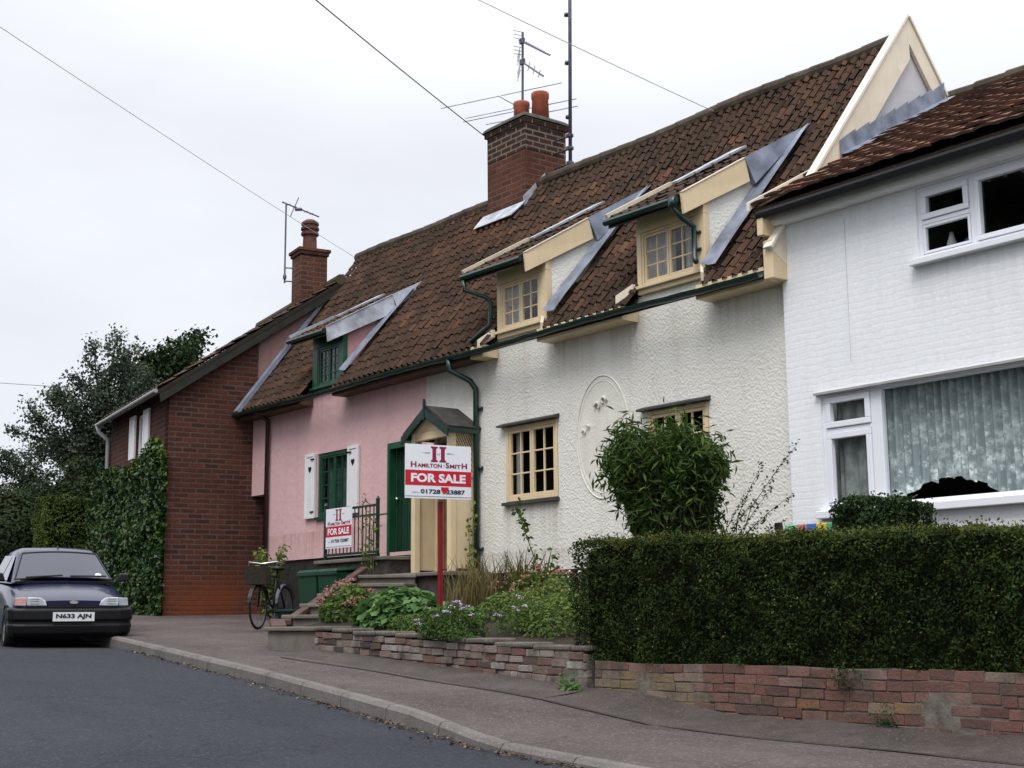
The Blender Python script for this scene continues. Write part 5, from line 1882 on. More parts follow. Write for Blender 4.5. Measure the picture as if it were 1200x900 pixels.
sa = thing('tv_aerial', 'small bent aerial bracketed to the brick house chimney', 'aerial', (-24.25, 12.8, 6.5))
q = MB()
q.tube([(-24.27, 12.80, 6.78), (-24.27, 12.80, 8.46)], 0.018, 8)
q.lathe([(0.035, 6.86), (0.04, 6.92), (0.02, 6.98)], -24.27, 12.80, 8)
q.build('mast', M_METAL, sa)
for z in (6.82, 7.10):
    q = MB()
    q.tube([(-24.27, 12.80, z), (-24.18, 12.99, z)], 0.014, 6)
    q.build('bracket', M_METAL, sa)
q = MB()
q.tube([(-24.30, 12.72, 8.49), (-24.14, 13.50, 8.27)], 0.015, 6)
q.tube([(-24.27, 12.90, 8.20), (-24.20, 13.05, 8.62)], 0.01, 5)
q.tube([(-24.20, 12.98, 8.35), (-24.20, 13.12, 8.38)], 0.035, 6)
for k in range(5):
    c = Vector((-24.27, 12.86, 8.45)).lerp(Vector((-24.15, 13.46, 8.28)), k / 5)
    q.tube([c + Vector((-0.08, 0, 0)), c + Vector((0.08, 0, 0))], 0.005, 4)
q.build('yagi', M_METAL, sa)


def wire(pts, r_, m, label, sag=0.0, loc=None):
    a, b = Vector(pts[0]), Vector(pts[1])
    q = MB()
    q.tube([a.lerp(b, i / 24) - Vector((0, 0, sag * 4 * (i / 24) * (1 - i / 24))) for i in range(25)], r_, 5)
    return single(q, 'overhead_wire', m, label, 'wire', tuple(b), 'overhead wires')


def beyond(a, b, k):
    a, b = Vector(a), Vector(b)
    return tuple(b + (a - b) * k)


wire((beyond((-14.6, 4.14, 6.5), (-23.6, 14.1, 7.35), 1.35), (-23.6, 14.1, 7.35)), 0.0045, M_WIREPALE, 'pale thin overhead wire running from upper left to the low end of the pantiled roof', 0.05)
wire((beyond((-14.5, 8.03, 7.84), (-18.90, 13.95, 8.56), 1.3), (-18.90, 13.95, 8.56)), 0.009, M_WIRE, 'dark overhead wire ending at the big brick chimney', 0.03)
wire((beyond((-12.1, 8.88, 7.15), (-13.5, 14.2, 7.42), 1.3), (-13.5, 14.2, 7.42)), 0.0055, M_WIREPALE, 'pale overhead wire crossing above the mast to the roof ridge', 0.02)
wire(((-44, 6.0, 7.5), (-43.5, 18.5, 7.7)), 0.014, M_WIREPALE, 'faint distant wire above the tree at the far left', 0.1)

# ------------------------------------------------------------------ vegetation


def box_points(n, x0, x1, y0, y1, z0, zt, seed, front=True, top=True, ends=True):
    """points and normals in a thin layer over a clipped hedge; zt is a function of x"""
    r = np.random.default_rng(seed)
    P, Nn = [], []
    A = (x1 - x0) * 1.1
    B_ = (x1 - x0) * (y1 - y0)
    E_ = (y1 - y0) * 1.1 * 2
    tot = A + B_ + E_
    nf, ntp = int(n * A / tot), int(n * B_ / tot)
    ne = n - nf - ntp
    x = r.uniform(x0, x1, nf)
    u = r.uniform(0, 1, nf)
    z = z0 + (np.array([zt(q) for q in x]) - z0) * u
    bump_ = np.array([mnoise.noise(Vector((a * 2.2, 0, b * 2.2))) for a, b in zip(x, z)]) * 0.10 + np.array([mnoise.noise(Vector((a * 7, 3, b * 7))) for a, b in zip(x, z)]) * 0.075
    dep = np.abs(r.normal(0, 0.05, nf))
    rnd = np.where(u > 0.93, (u - 0.93) * 1.6, 0) + np.where(u < 0.06, (0.06 - u) * 1.2, 0)
    P.append(np.stack([x, y0 - bump_ + dep + rnd, z], 1))
    Nn.append(np.tile([0, -1, 0.35], (nf, 1)))
    x = r.uniform(x0, x1, ntp)
    y = r.uniform(y0, y1, ntp)
    bump_ = np.array([mnoise.noise(Vector((a * 2.0, b * 2, 7))) for a, b in zip(x, y)]) * 0.05 + np.array([mnoise.noise(Vector((a * 6, b * 6, 7))) for a, b in zip(x, y)]) * 0.05
    z = np.array([zt(q) for q in x]) + bump_ - np.abs(r.normal(0, 0.03, ntp)) + np.where(r.uniform(size=ntp) < 0.10, r.uniform(0, 0.07, ntp), 0)
    P.append(np.stack([x, y, z], 1))
    Nn.append(np.tile([0, -0.2, 1], (ntp, 1)))
    s = r.choice([-1, 1], ne)
    y = r.uniform(y0, y1, ne)
    xe = np.where(s < 0, x0, x1)
    u = r.uniform(0, 1, ne)
    z = z0 + (np.array([zt(q) for q in xe]) - z0) * u
    P.append(np.stack([xe - s * np.abs(r.normal(0, 0.05, ne)) + s * 0.03 * np.sin(z * 9 + y * 7), y, z], 1))
    Nn.append(np.stack([s, 0 * s, 0.3 + 0 * s], 1))
    return np.concatenate(P), np.concatenate(Nn)


HT = [(-9.6, 0.66), (-9.2, 0.72), (-8.1, 0.665), (-6.8, 0.612), (-5.7, 0.60), (-5.0, 0.595), (2.5, 0.52)]
hz = lambda x: interp(HT, x) + 0.02 * math.sin(x * 5.1)
hd = thing('clipped_hedge', 'long dark clipped hedge on the red brick wall along the pavement', 'hedge', (-5, 8.4, -0.37))
P_, N_ = box_points(115000, -9.58, 0.0, 7.99, 8.95, -0.40, hz, 3)
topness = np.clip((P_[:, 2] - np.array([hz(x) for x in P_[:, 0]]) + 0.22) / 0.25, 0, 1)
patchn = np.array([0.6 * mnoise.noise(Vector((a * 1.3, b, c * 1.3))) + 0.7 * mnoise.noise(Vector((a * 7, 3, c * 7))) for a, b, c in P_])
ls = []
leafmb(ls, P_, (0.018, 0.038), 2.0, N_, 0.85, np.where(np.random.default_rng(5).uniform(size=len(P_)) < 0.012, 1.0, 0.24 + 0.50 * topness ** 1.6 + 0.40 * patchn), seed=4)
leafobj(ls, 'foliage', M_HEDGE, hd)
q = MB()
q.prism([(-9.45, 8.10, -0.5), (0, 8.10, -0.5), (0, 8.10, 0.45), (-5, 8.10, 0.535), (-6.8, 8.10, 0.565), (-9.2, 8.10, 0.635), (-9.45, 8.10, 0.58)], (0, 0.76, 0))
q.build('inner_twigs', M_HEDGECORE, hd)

cb_ = thing('round_bush', 'small clipped box bush in front of the white house picture window', 'bush', (-7.38, 9.7, 0.3))
pp, d = box_points(11000, -7.77, -7.04, 9.42, 9.9, 0.36, lambda x: 1.0 - 0.05 * abs((x + 7.40) / 0.37) ** 4 + 0.02 * math.sin(x * 9), 9)
ls = []
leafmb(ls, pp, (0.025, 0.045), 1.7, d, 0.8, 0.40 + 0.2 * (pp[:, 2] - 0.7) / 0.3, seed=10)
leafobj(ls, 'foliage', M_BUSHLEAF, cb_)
q = MB()
q.tube([(-7.38, 9.75, 0.0), (-7.38, 9.75, 0.5)], 0.05, 8)
q.build('trunk', M_BARK, cb_)
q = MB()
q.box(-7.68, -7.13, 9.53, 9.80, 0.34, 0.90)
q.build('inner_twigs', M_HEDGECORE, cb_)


def stemshrub(name, label, cat, base, stems, m, leafsize, aspect, per, seed, stemr=0.012, tintb=0.45, spreadl=0.06, group=None, droop=0.3, stemm=None):
    """stems: list of point lists; leaves gather along each stem"""
    t = thing(name, label, cat, base, 0, group)
    q = MB()
    r = np.random.default_rng(seed)
    ls = []
    zmx = max(s[-1][2] for s in stems)
    zmn = min(s[0][2] for s in stems)
    for s in stems:
        s = [Vector(p) for p in s]
        q.tube(s, [stemr * (1 - 0.75 * i / (len(s) - 1)) for i in range(len(s))], 5)
        pts, nn = [], []
        seglen = sum((s[i + 1] - s[i]).length for i in range(len(s) - 1))
        cnt = int(per * seglen)
        for _ in range(cnt):
            u = r.uniform(0.12, 1.0) * (len(s) - 1)
            i = min(int(u), len(s) - 2)
            p = s[i].lerp(s[i + 1], u - i)
            o = Vector(r.normal(0, spreadl, 3))
            pts.append(p + o)
            nn.append((o.normalized() if o.length > 0 else Vector((0, 0, 1))) + Vector((0, 0, 0.6)))
        if pts:
            hh = np.array([(p.z - zmn) / (zmx - zmn + 1e-6) for p in pts])
            leafmb(ls, [tuple(p) for p in pts], leafsize, aspect, [tuple(x) for x in nn], 0.6, tintb + 0.25 * (hh - 0.5), droop, seed=seed + len(ls))
    q.build('stems', stemm or M_BARK, t)
    leafobj(ls, 'foliage', m, t)
    return t


# big lance-leaved shrub in front of the cream cottage
r = random.Random(15)
stems = []
for k in range(125):
    a = r.uniform(0, 2 * math.pi)
    rad = math.sqrt(r.random())
    tx_, ty_ = -10.19 + 0.74 * rad * math.cos(a), 9.75 + 0.55 * rad * math.sin(a)
    tz = 1.90 - 0.06 * rad ** 2 + r.uniform(-0.34, 0.04) + (0.16 if r.random() < 0.10 else 0) - 0.10 * max(0, tx_ + 9.95)
    bx_, by_ = -9.92 + 0.13 * math.cos(a), 9.75 + 0.12 * math.sin(a)
    mid = (bx_ + (tx_ - bx_) * 0.55 + r.uniform(-0.05, 0.05), by_ + (ty_ - by_) * 0.55, 0.2 + (tz - 0.2) * 0.5)
    low = (bx_ + (tx_ - bx_) * 0.2, by_ + (ty_ - by_) * 0.2, 0.5)
    up = (tx_ * 0.75 + mid[0] * 0.25, ty_ * 0.75 + mid[1] * 0.25, mid[2] * 0.3 + tz * 0.7)
    stems.append([(bx_, by_, 0.1), low, mid, up, (tx_, ty_, tz)])
for k in range(36):                                    # low side shoots that fill the skirt
    a = r.uniform(0, 2 * math.pi)
    z = r.uniform(0.6, 1.5)
    rr = 0.16 + 0.50 * (z - 0.5)
    stems.append([(-9.98 + 0.1 * math.cos(a), 9.75 + 0.1 * math.sin(a), z - 0.2), (-10.03 + rr * 0.6 * math.cos(a), 9.75 + rr * 0.5 * math.sin(a), z), (-10.06 + rr * math.cos(a), 9.75 + rr * 0.8 * math.sin(a), z + 0.15)])
stemshrub('lance_leaf_shrub', 'tall green shrub of narrow pointed leaves behind the hedge, before the cream wall', 'shrub', (-9.98, 9.75, 0.1), stems, M_SHRUBLEAF, (0.07, 0.17), 5.0, 72, 16, 0.012, 0.42, 0.07)
# sprawling thin-stemmed shrub to its right
r = random.Random(25)
stems = []
for tx_, tz in ((-8.37, 1.60), (-8.55, 1.42), (-8.62, 1.18), (-8.48, 1.12), (-8.75, 1.05), (-8.7, 0.9), (-8.95, 1.15), (-8.9, 1.0), (-8.45, 0.88)):
    b0 = Vector((-9.2 + r.uniform(-0.1, 0.1), 9.6, 0.2))
    tp = Vector((tx_, 9.6 + r.uniform(-0.2, 0.2), tz))
    m1 = b0.lerp(tp, 0.5) + Vector((-0.12, 0, 0.12))
    stems.append([b0, m1, m1.lerp(tp, 0.55) + Vector((0, 0, 0.02)), tp])
stemshrub('wispy_shrub', 'thin arching shrub with tiny sparse leaves, right of the lance leaved shrub', 'shrub', (-9.2, 9.6, 0.2), stems, M_SHRUBLEAF, (0.022, 0.04), 1.6, 60, 26, 0.005, 0.15, 0.018)
# hollyhock-like stem under the first window
stemshrub('flower_stem', 'lone tall leaning stem with small leaves under the cream window', 'plant', (-14.0, 11.2, 0.3), [[(-14.0, 11.2, 0.2), (-14.1, 11.2, 0.7), (-14.35, 11.2, 1.15), (-14.49, 11.2, 1.52)], [(-13.98, 11.2, 0.2), (-13.85, 11.2, 0.55), (-13.75, 11.2, 0.8)]], M_MEADOW, (0.05, 0.10), 1.4, 60, 31, 0.012, 0.4, 0.045, stemm=M_STEM)
r = random.Random(41)
stems = []
for k in range(14):
    a = r.uniform(0, 6.28)
    stems.append([(-21.7, 11.3, -0.05), (-21.7 + 0.1 * math.cos(a), 11.3 + 0.1 * math.sin(a), 0.7), (-21.7 + 0.3 * math.cos(a), 11.3 + 0.2 * math.sin(a), r.uniform(1.0, 1.3))])
stemshrub('potted_plant', 'yellow green leafy plant at the passage beside the brick house', 'plant', (-21.7, 11.3, -0.05), stems, M_MEADOW, (0.05, 0.10), 1.8, 60, 42, 0.008, 0.75, 0.05, stemm=M_STEM)
# tall stems at the porch side
stems = []
for k in range(5):
    x = -18.15 + 0.08 * k
    stems.append([(x, 11.0, 0.6), (x + 0.02, 11.0, 1.3), (x - 0.04 + 0.03 * k, 11.02, 1.9 - 0.12 * k)])
stemshrub('porch_plant', 'slim tall plant with yellowing leaves before the green door', 'plant', (-18.0, 11.0, 0.6), stems, M_MEADOW, (0.05, 0.10), 2.2, 26, 44, 0.008, 0.7, 0.05, stemm=M_STEM)
stems = [[(-16.33, 11.75, 0.4), (-16.33, 11.76, 1.0), (-16.3, 11.78, 1.7)], [(-16.36, 11.75, 0.4), (-16.38, 11.76, 0.9), (-16.42, 11.76, 1.45)]]
stemshrub('downpipe_climber', 'thin climbing plant with yellow leaves up the green downpipe by the porch', 'plant', (-16.33, 11.75, 0.4), stems, M_MEADOW, (0.05, 0.09), 1.5, 40, 45, 0.008, 0.85, 0.04, stemm=M_STEM)


def mound(name, label, c, rad, h, m, size, aspect, n, seed, tintb=0.5, flowers=None, group='flower bed plants', cat='plant', droop=0.2):
    """a leafy clump on the bed; flowers = (material, count, size)"""
    base = (c[0], c[1], bedz(c[0], c[1]))
    t = thing(name, label, cat, base, 0, group)
    r = np.random.default_rng(seed)
    q = MB()
    for k in range(9):
        a = r.uniform(0, 6.28)
        q.tube([(c[0], c[1], base[2] - 0.05), (c[0] + rad[0] * 0.5 * math.cos(a), c[1] + rad[1] * 0.5 * math.sin(a), base[2] + h * 0.75)], 0.006, 4)
    q.build('stems', M_STEM, t)
    th = r.uniform(0, 6.28, n)
    ph = np.arccos(r.uniform(0, 1, n))
    rr = r.uniform(0.55, 1.0, n) ** 0.6
    d = np.stack([np.cos(th) * np.sin(ph), np.sin(th) * np.sin(ph), np.cos(ph)], 1)
    pp = d * rr[:, None] * np.array([rad[0], rad[1], h])
    pp *= (1 + 0.25 * np.array([mnoise.noise(Vector((x * 4 + seed, y * 4, z * 4))) for x, y, z in pp]))[:, None]
    zz = np.array([bedz(c[0] + x, c[1] + y) for x, y, _ in pp])
    pp = np.stack([c[0] + pp[:, 0], c[1] + pp[:, 1], np.minimum(zz, base[2] + 0.15) + 0.02 + pp[:, 2]], 1)
    nn = d * 0.6 + np.array([0, -0.1, 0.7])
    ls = []
    leafmb(ls, pp, size, aspect, nn, 0.5, tintb + 0.2 * (d[:, 2] - 0.5), droop, seed=seed)
    leafobj(ls, 'foliage', m, t)
    if flowers:
        fm, fn, fs = flowers
        th = r.uniform(0, 6.28, fn)
        ph = np.arccos(r.uniform(0.25, 1, fn))
        d = np.stack([np.cos(th) * np.sin(ph), np.sin(th) * np.sin(ph), np.cos(ph)], 1)
        fc = d * np.array([rad[0], rad[1], h]) * 1.05 + np.array([c[0], c[1], base[2] + 0.04])
        for k in range(fn):
            a = fc[k] + np.clip(r.normal(0, 1, (16, 3)), -1.3, 1.3) * fs * np.array([1, 1, 0.35])
            ls = []
            leafmb(ls, a, (fs * 0.7, fs * 1.2), 1.3, np.tile([0, -0.3, 1], (16, 1)), 0.5, None, seed=seed + k)
            leafobj(ls, 'flower_head', fm, t)
    return t


mound('sedum', 'coppery pink sedum clump at the foot of the steps', (-14.75, 8.75), (0.42, 0.35), 0.42, M_MEADOW, (0.05, 0.09), 1.5, 900, 51, 0.55, (M_SEDUM, 46, 0.035))
mound('broad_leaf_plant', 'bright broad leaved plant between the sedum and the sale sign post', (-13.55, 8.72), (0.75, 0.42), 0.36, M_LUSH, (0.10, 0.20), 1.15, 900, 52, 0.6)
mound('broad_leaf_plant', 'low broad leaved plant just right of the sale sign post', (-12.35, 8.6), (0.45, 0.35), 0.2, M_LUSH, (0.07, 0.14), 1.2, 420, 53, 0.5)
mound('aster', 'mauve flowered aster spilling over the garden wall', (-11.75, 8.18), (0.50, 0.30), 0.34, M_MEADOW, (0.03, 0.06), 2.2, 2000, 54, 0.25, (M_ASTER, 24, 0.022))
mound('trailing_plant', 'dark trailing greenery hanging down the garden wall face', (-11.55, 8.0), (0.45, 0.14), 0.12, M_MEADOW, (0.025, 0.05), 2.0, 900, 55, 0.15, droop=1.5)
mound('sedum', 'pale pink sedum clump near the cream cottage plinth', (-12.4, 9.9), (0.65, 0.40), 0.40, M_MEADOW, (0.04, 0.08), 1.6, 900, 56, 0.6, (M_SEDUM, 42, 0.035))
mound('low_bedding', 'low fine leaved bedding right behind the coping, below the sale sign post', (-12.75, 8.45), (0.55, 0.22), 0.16, M_MEADOW, (0.03, 0.06), 1.8, 900, 60, 0.5)
mound('low_bedding', 'low fine leaved bedding in the middle of the bed behind the mauve aster', (-12.1, 9.2), (0.6, 0.4), 0.25, M_MEADOW, (0.03, 0.06), 1.8, 1400, 62, 0.6)
mound('bushy_plant', 'bushy light green plant between the aster and the hedge', (-10.6, 8.75), (0.70, 0.45), 0.32, M_MEADOW, (0.03, 0.06), 2.0, 2600, 57, 0.6)
mound('bushy_plant', 'yellow green feathery plant behind the aster', (-11.4, 9.15), (0.5, 0.4), 0.38, M_MEADOW, (0.03, 0.06), 2.4, 1600, 58, 0.72)
mound('aster', 'small mauve aster tuft right of the larger aster', (-11.1, 8.6), (0.30, 0.25), 0.30, M_MEADOW, (0.03, 0.05), 2.2, 700, 59, 0.4, (M_ASTER, 10, 0.02))
for k, (c, sd_, lab) in enumerate((((-13.3, 9.6), 61, 'tuft of straw tinged grass behind the sale sign post, left side'), ((-12.75, 9.9), 62, 'tuft of green grassy blades right of the sale sign post'))):
    base = (c[0], c[1], bedz(*c))
    t = thing('grass_tuft', lab, 'plant', base, 0, 'flower bed plants')
    r = random.Random(sd_)
    q = MB()
    for i in range(150):
        a = r.uniform(0, 6.28)
        bx_, by_ = c[0] + r.gauss(0, 0.22), c[1] + r.gauss(0, 0.12)
        hh = r.uniform(0.35, 0.72)
        lean = r.uniform(0.03, 0.28)
        tp = Vector((bx_ + lean * math.cos(a), by_ + lean * math.sin(a), base[2] + hh))
        md = Vector((bx_ + lean * 0.3 * math.cos(a), by_ + lean * 0.3 * math.sin(a), base[2] + hh * 0.6))
        b0 = Vector((bx_, by_, base[2] - 0.02))
        wv = Vector((math.sin(a + r.uniform(-1, 1)), math.cos(a), 0)) * 0.010
        tt = min(1, max(0, r.gauss(0.55 if k == 0 else 0.15, 0.25)))
        q.face([b0 - wv, b0 + wv, md + wv * 0.8, md - wv * 0.8], tt)
        q.face([md - wv * 0.8, md + wv * 0.8, tp], tt)
    q.build('blades', M_STRAW, t)
# weeds at the foot of walls
for c, lab, sd_ in (((-9.42, 7.86), 'bright leafy weed at the joint of the two walls on the pavement', 71), ):
    base = (c[0], c[1], gz(*c))
    t = thing('weed', lab, 'plant', base)
    r = np.random.default_rng(sd_)
    n = 60
    pp = np.stack([c[0] + r.normal(0, 0.10, n), c[1] + r.normal(0, 0.04, n) - 0.02, base[2] + np.abs(r.normal(0.06, 0.07, n))], 1)
    ls = []
    leafmb(ls, pp, (0.05, 0.10), 1.9, np.tile([0, -0.4, 0.8], (n, 1)), 0.5, 0.7, seed=sd_)
    leafobj(ls, 'foliage', M_LUSH, t)
for k, (x, z, lab) in enumerate(((-6.50, -0.42, 'tuft of weed growing from the top of the hedge wall'), (-6.15, -0.72, 'small fern like weed low on the hedge wall brickwork'))):
    t = thing('weed', lab, 'plant', (x, 7.98, z))
    r = np.random.default_rng(80 + k)
    n = 110
    pp = np.stack([x + r.normal(0, 0.06, n), 7.965 - np.abs(r.normal(0, 0.03, n)), z + r.normal(0, 0.06, n)], 1)
    ls = []
    leafmb(ls, pp, (0.02, 0.045), 2.2, np.tile([0, -0.8, 0.5], (n, 1)), 0.6, 0.4, seed=80 + k)
    leafobj(ls, 'foliage', M_BUSHLEAF, t)
for x, m, lab, sd_ in ((-13.55, M_WHITEPAINT, 'small white garden light, left of the pair by the plinth', 1), (-13.35, M_WHITEPAINT, 'small white garden light, right of the pair by the plinth', 2)):
    q = MB()
    z0 = bedz(x, 11.3)
    q.lathe([(0.012, z0 - 0.1), (0.012, z0 + 0.14), (0.03, z0 + 0.15), (0.03, z0 + 0.22), (0.012, z0 + 0.26)], x, 11.3, 10)
    single(q, 'garden_light', m, lab, 'garden light', (x, 11.3, z0), 'garden lights by the plinth')

# fallen leaves along the gutter
r = np.random.default_rng(90)
n = 1300
x = np.concatenate([r.uniform(-9.5, -4.5, 700), r.uniform(-17, -9.5, 600)])
dd = np.abs(r.normal(0, 0.07, n)) + 0.02
pp = np.array([(a, yk(a) - b - 0.02, rz(a) + 0.012) for a, b in zip(x, dd)])
ls = []
leafmb(ls, pp, (0.010, 0.045), 1.6, np.tile([0, 0, 1], (n, 1)), 0.25, r.uniform(0, 1, n) ** 2.2, seed=91)
lo = leafobj(ls, 'fallen_leaves', M_LITTER, None, (0, 0, 0), kind='stuff')
lo['label'] = 'dry fallen leaves gathered in the gutter along the kerb'
lo['category'] = 'leaf litter'

# ivy on the brick house front --------------------------------------------------
iv = thing('ivy', 'glossy dark ivy covering the front of the red brick house', 'climber', (-26.3, 10.5, 0.1))
IT = [(-6.0, 2.4), (-5.2, 3.05), (-4.2, 3.25), (-3.2, 3.15), (-2.4, 3.05), (-1.6, 3.2), (-0.9, 3.5), (-0.3, 3.4), (0.12, 3.05)]
r = np.random.default_rng(33)
n = 21000
lx = np.concatenate([r.uniform(-6.0, 0.10, n - 3000), r.uniform(-0.7, 0.08, 3000)])
u = r.uniform(0, 1, n) ** 0.85
lz = 0.0 + u * np.array([interp(IT, a) + 0.12 * mnoise.noise(Vector((a * 3, 0, 0))) for a in lx])
bul = np.array([0.16 + 0.13 * mnoise.noise(Vector((a * 1.4, 0, b * 1.4))) + 0.10 * mnoise.noise(Vector((a * 4, 5, b * 4))) for a, b in zip(lx, lz)]) + 0.14 * (1 - u)
bul = bul * np.clip((0.35 - lx) / 0.9, 0.25, 1)
ly = -np.abs(bul) - 0.02 + np.abs(r.normal(0, 0.09, n)) * np.clip((0.3 - lx) / 0.6, 0.2, 1)
ly = np.minimum(ly, -0.015)
c_, s_ = math.cos(-TH), math.sin(-TH)
wx = -24.16 + lx * c_ - ly * s_
wy = 10.37 + lx * s_ + ly * c_
ng = np.tile([math.sin(-TH) * 1 + 0.25, -math.cos(TH), 0.45], (n, 1))
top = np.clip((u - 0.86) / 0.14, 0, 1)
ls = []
leafmb(ls, np.stack([wx, wy, lz], 1), (0.05, 0.11), 1.15, ng, 0.85, np.where(r.uniform(size=n) < 0.25, 0.72, 0.3) + 0.35 * top * (lx > -2.4) + 0.2 * np.array([mnoise.noise(Vector((a, 2, b))) for a, b in zip(lx, lz)]), 1.2, seed=34)  # a random quarter of leaves tinted brighter in place of highlights
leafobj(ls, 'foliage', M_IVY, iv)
q = MB()
for k in range(8):
    x0 = -5 + 0.65 * k
    pts = [(-24.16 + a * c_ + 0.02 * s_, 10.37 + a * s_ - 0.02 * c_, z) for a, z in ((x0, 0.0), (x0 + 0.1, 1.0), (x0 - 0.1, 2.0), (x0 + 0.1, 2.9))]
    q.tube(pts, [0.03, 0.025, 0.018, 0.01], 6)
q.build('stems', M_BARK, iv)

# trees -------------------------------------------------------------------------


def tree(name, label, base, limbs, trunk_top, m, nleaf, lsize, blob, seed, trunk_r=0.25, tintb=0.45, group='trees beyond the brick house', aspect=1.6):
    t = thing(name, label, 'tree', base, 0, group)
    q = MB()
    b0, tt = Vector(base), Vector(trunk_top)
    q.tube([b0 - Vector((0, 0, 0.2)), b0.lerp(tt, 0.35) + Vector((0.1, 0, 0)), b0.lerp(tt, 0.7) - Vector((0.08, 0, 0)), tt], [trunk_r, trunk_r * 0.75, trunk_r * 0.45, trunk_r * 0.12], 9)
    r = random.Random(seed)
    rn = np.random.default_rng(seed)
    q.build('trunk', M_BARK, t, smooth=True)
    br = MB()
    P, T = [], []
    for (u, tip) in limbs:
        a = b0.lerp(tt, u)
        tip = Vector(tip)
        md = a.lerp(tip, 0.5) + Vector((r.uniform(-0.15, 0.15), r.uniform(-0.15, 0.15), 0.1))
        br.tube([a, md, tip], [trunk_r * 0.3, trunk_r * 0.17, 0.012], 6)
        ln = (tip - a).length
        nb = max(3, int(ln * 3.2))
        for k in range(nb):
            v = (k + r.random()) / nb
            if v < 0.15:
                continue
            c = (a.lerp(md, v * 2) if v < 0.5 else md.lerp(tip, v * 2 - 1))
            s = blob * (1.25 - 0.6 * v) * r.uniform(0.7, 1.2)
            dirv = (tip - a).normalized()
            side = Vector((r.gauss(0, 1), r.gauss(0, 1), r.gauss(0, 0.6))).normalized()
            c2 = c + side * s * 0.9
            br.tube([c, c2 + dirv * s * 0.6], [0.02, 0.006], 4)
            cnt = int(nleaf * s / blob)
            pts = np.array(c) + rn.normal(0, 1, (cnt, 3)) * s * 0.42 + np.outer(rn.uniform(0, 1.3, cnt), np.array(side * 0.7 + dirv * 0.6)) * s
            P.append(pts)
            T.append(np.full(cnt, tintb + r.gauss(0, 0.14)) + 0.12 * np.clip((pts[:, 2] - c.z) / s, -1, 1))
    br.build('branches', M_BARK, t)
    ls = []
    P, T = np.concatenate(P), np.concatenate(T)
    leafmb(ls, P, lsize, aspect, np.tile([0, 0, 0.6], (len(P), 1)), 0.9, T, 0.3, seed=seed)
    leafobj(ls, 'crown', m, t)
    return t


r = random.Random(50)
# feathery tree, tips read as upswept sprays
B0 = (-36.3, 13.4, 0.7)
limbs = []
for tip in ((-34.6, 13.3, 7.35), (-34.5, 13.5, 7.0), (-35.1, 12.9, 7.1), (-35.0, 13.9, 6.6), (-35.9, 12.3, 6.2), (-36.2, 12.1, 5.9), (-35.6, 12.7, 6.5), (-36.4, 11.7, 5.6), (-36.7, 11.5, 5.0), (-37.1, 11.2, 4.5), (-37.0, 11.1, 4.1), (-37.4, 10.9, 3.6), (-33.9, 14.0, 6.4), (-33.6, 14.4, 5.8), (-33.8, 14.3, 5.2), (-34.3, 13.4, 5.4), (-35.0, 12.7, 4.8), (-35.8, 12.2, 4.2), (-36.2, 11.6, 3.4), (-35.0, 12.5, 3.6), (-34.2, 13.6, 4.2), (-34.4, 13.0, 3.0), (-36.0, 11.8, 2.8), (-37.0, 15.0, 6.3), (-38.2, 12.2, 4.6), (-35.2, 12.4, 5.6), (-34.8, 13.1, 6.2), (-36.9, 11.9, 2.4)):
    limbs.append((r.uniform(0.25, 0.75) if tip[2] > 4 else r.uniform(0.15, 0.35), tip))
tree('feathery_tree', 'tall grey green feathery tree with upswept sprays, left of the brick house', B0, limbs, (-35.0, 13.4, 6.8), M_TREE, 260, (0.06, 0.13), 0.42, 52, 0.2, 0.5)
B1 = (-39.8, 17.0, 1.2)
limbs = []
for k in range(26):
    a = r.uniform(0, 6.28)
    rr = r.uniform(0.3, 1.9)
    limbs.append((r.uniform(0.5, 0.95), (-39.3 + rr * math.cos(a) * 0.75, 16.9 + rr * math.sin(a) * 0.85, 7.5 + r.uniform(-1.3, 0.75) + (0.35 if math.sin(a) > 0.2 else -0.1))))
for tip in ((-38.75, 17.25, 8.35), (-38.9, 17.0, 8.25), (-39.6, 16.3, 8.0), (-39.0, 16.7, 8.1)):
    limbs.append((0.85, tip))
tree('dark_evergreen', 'dark rounded evergreen tree rising behind the brick house roof', B1, limbs, (-39.3, 16.9, 7.7), M_PINE, 210, (0.10, 0.2), 0.5, 55, 0.28, 0.4)


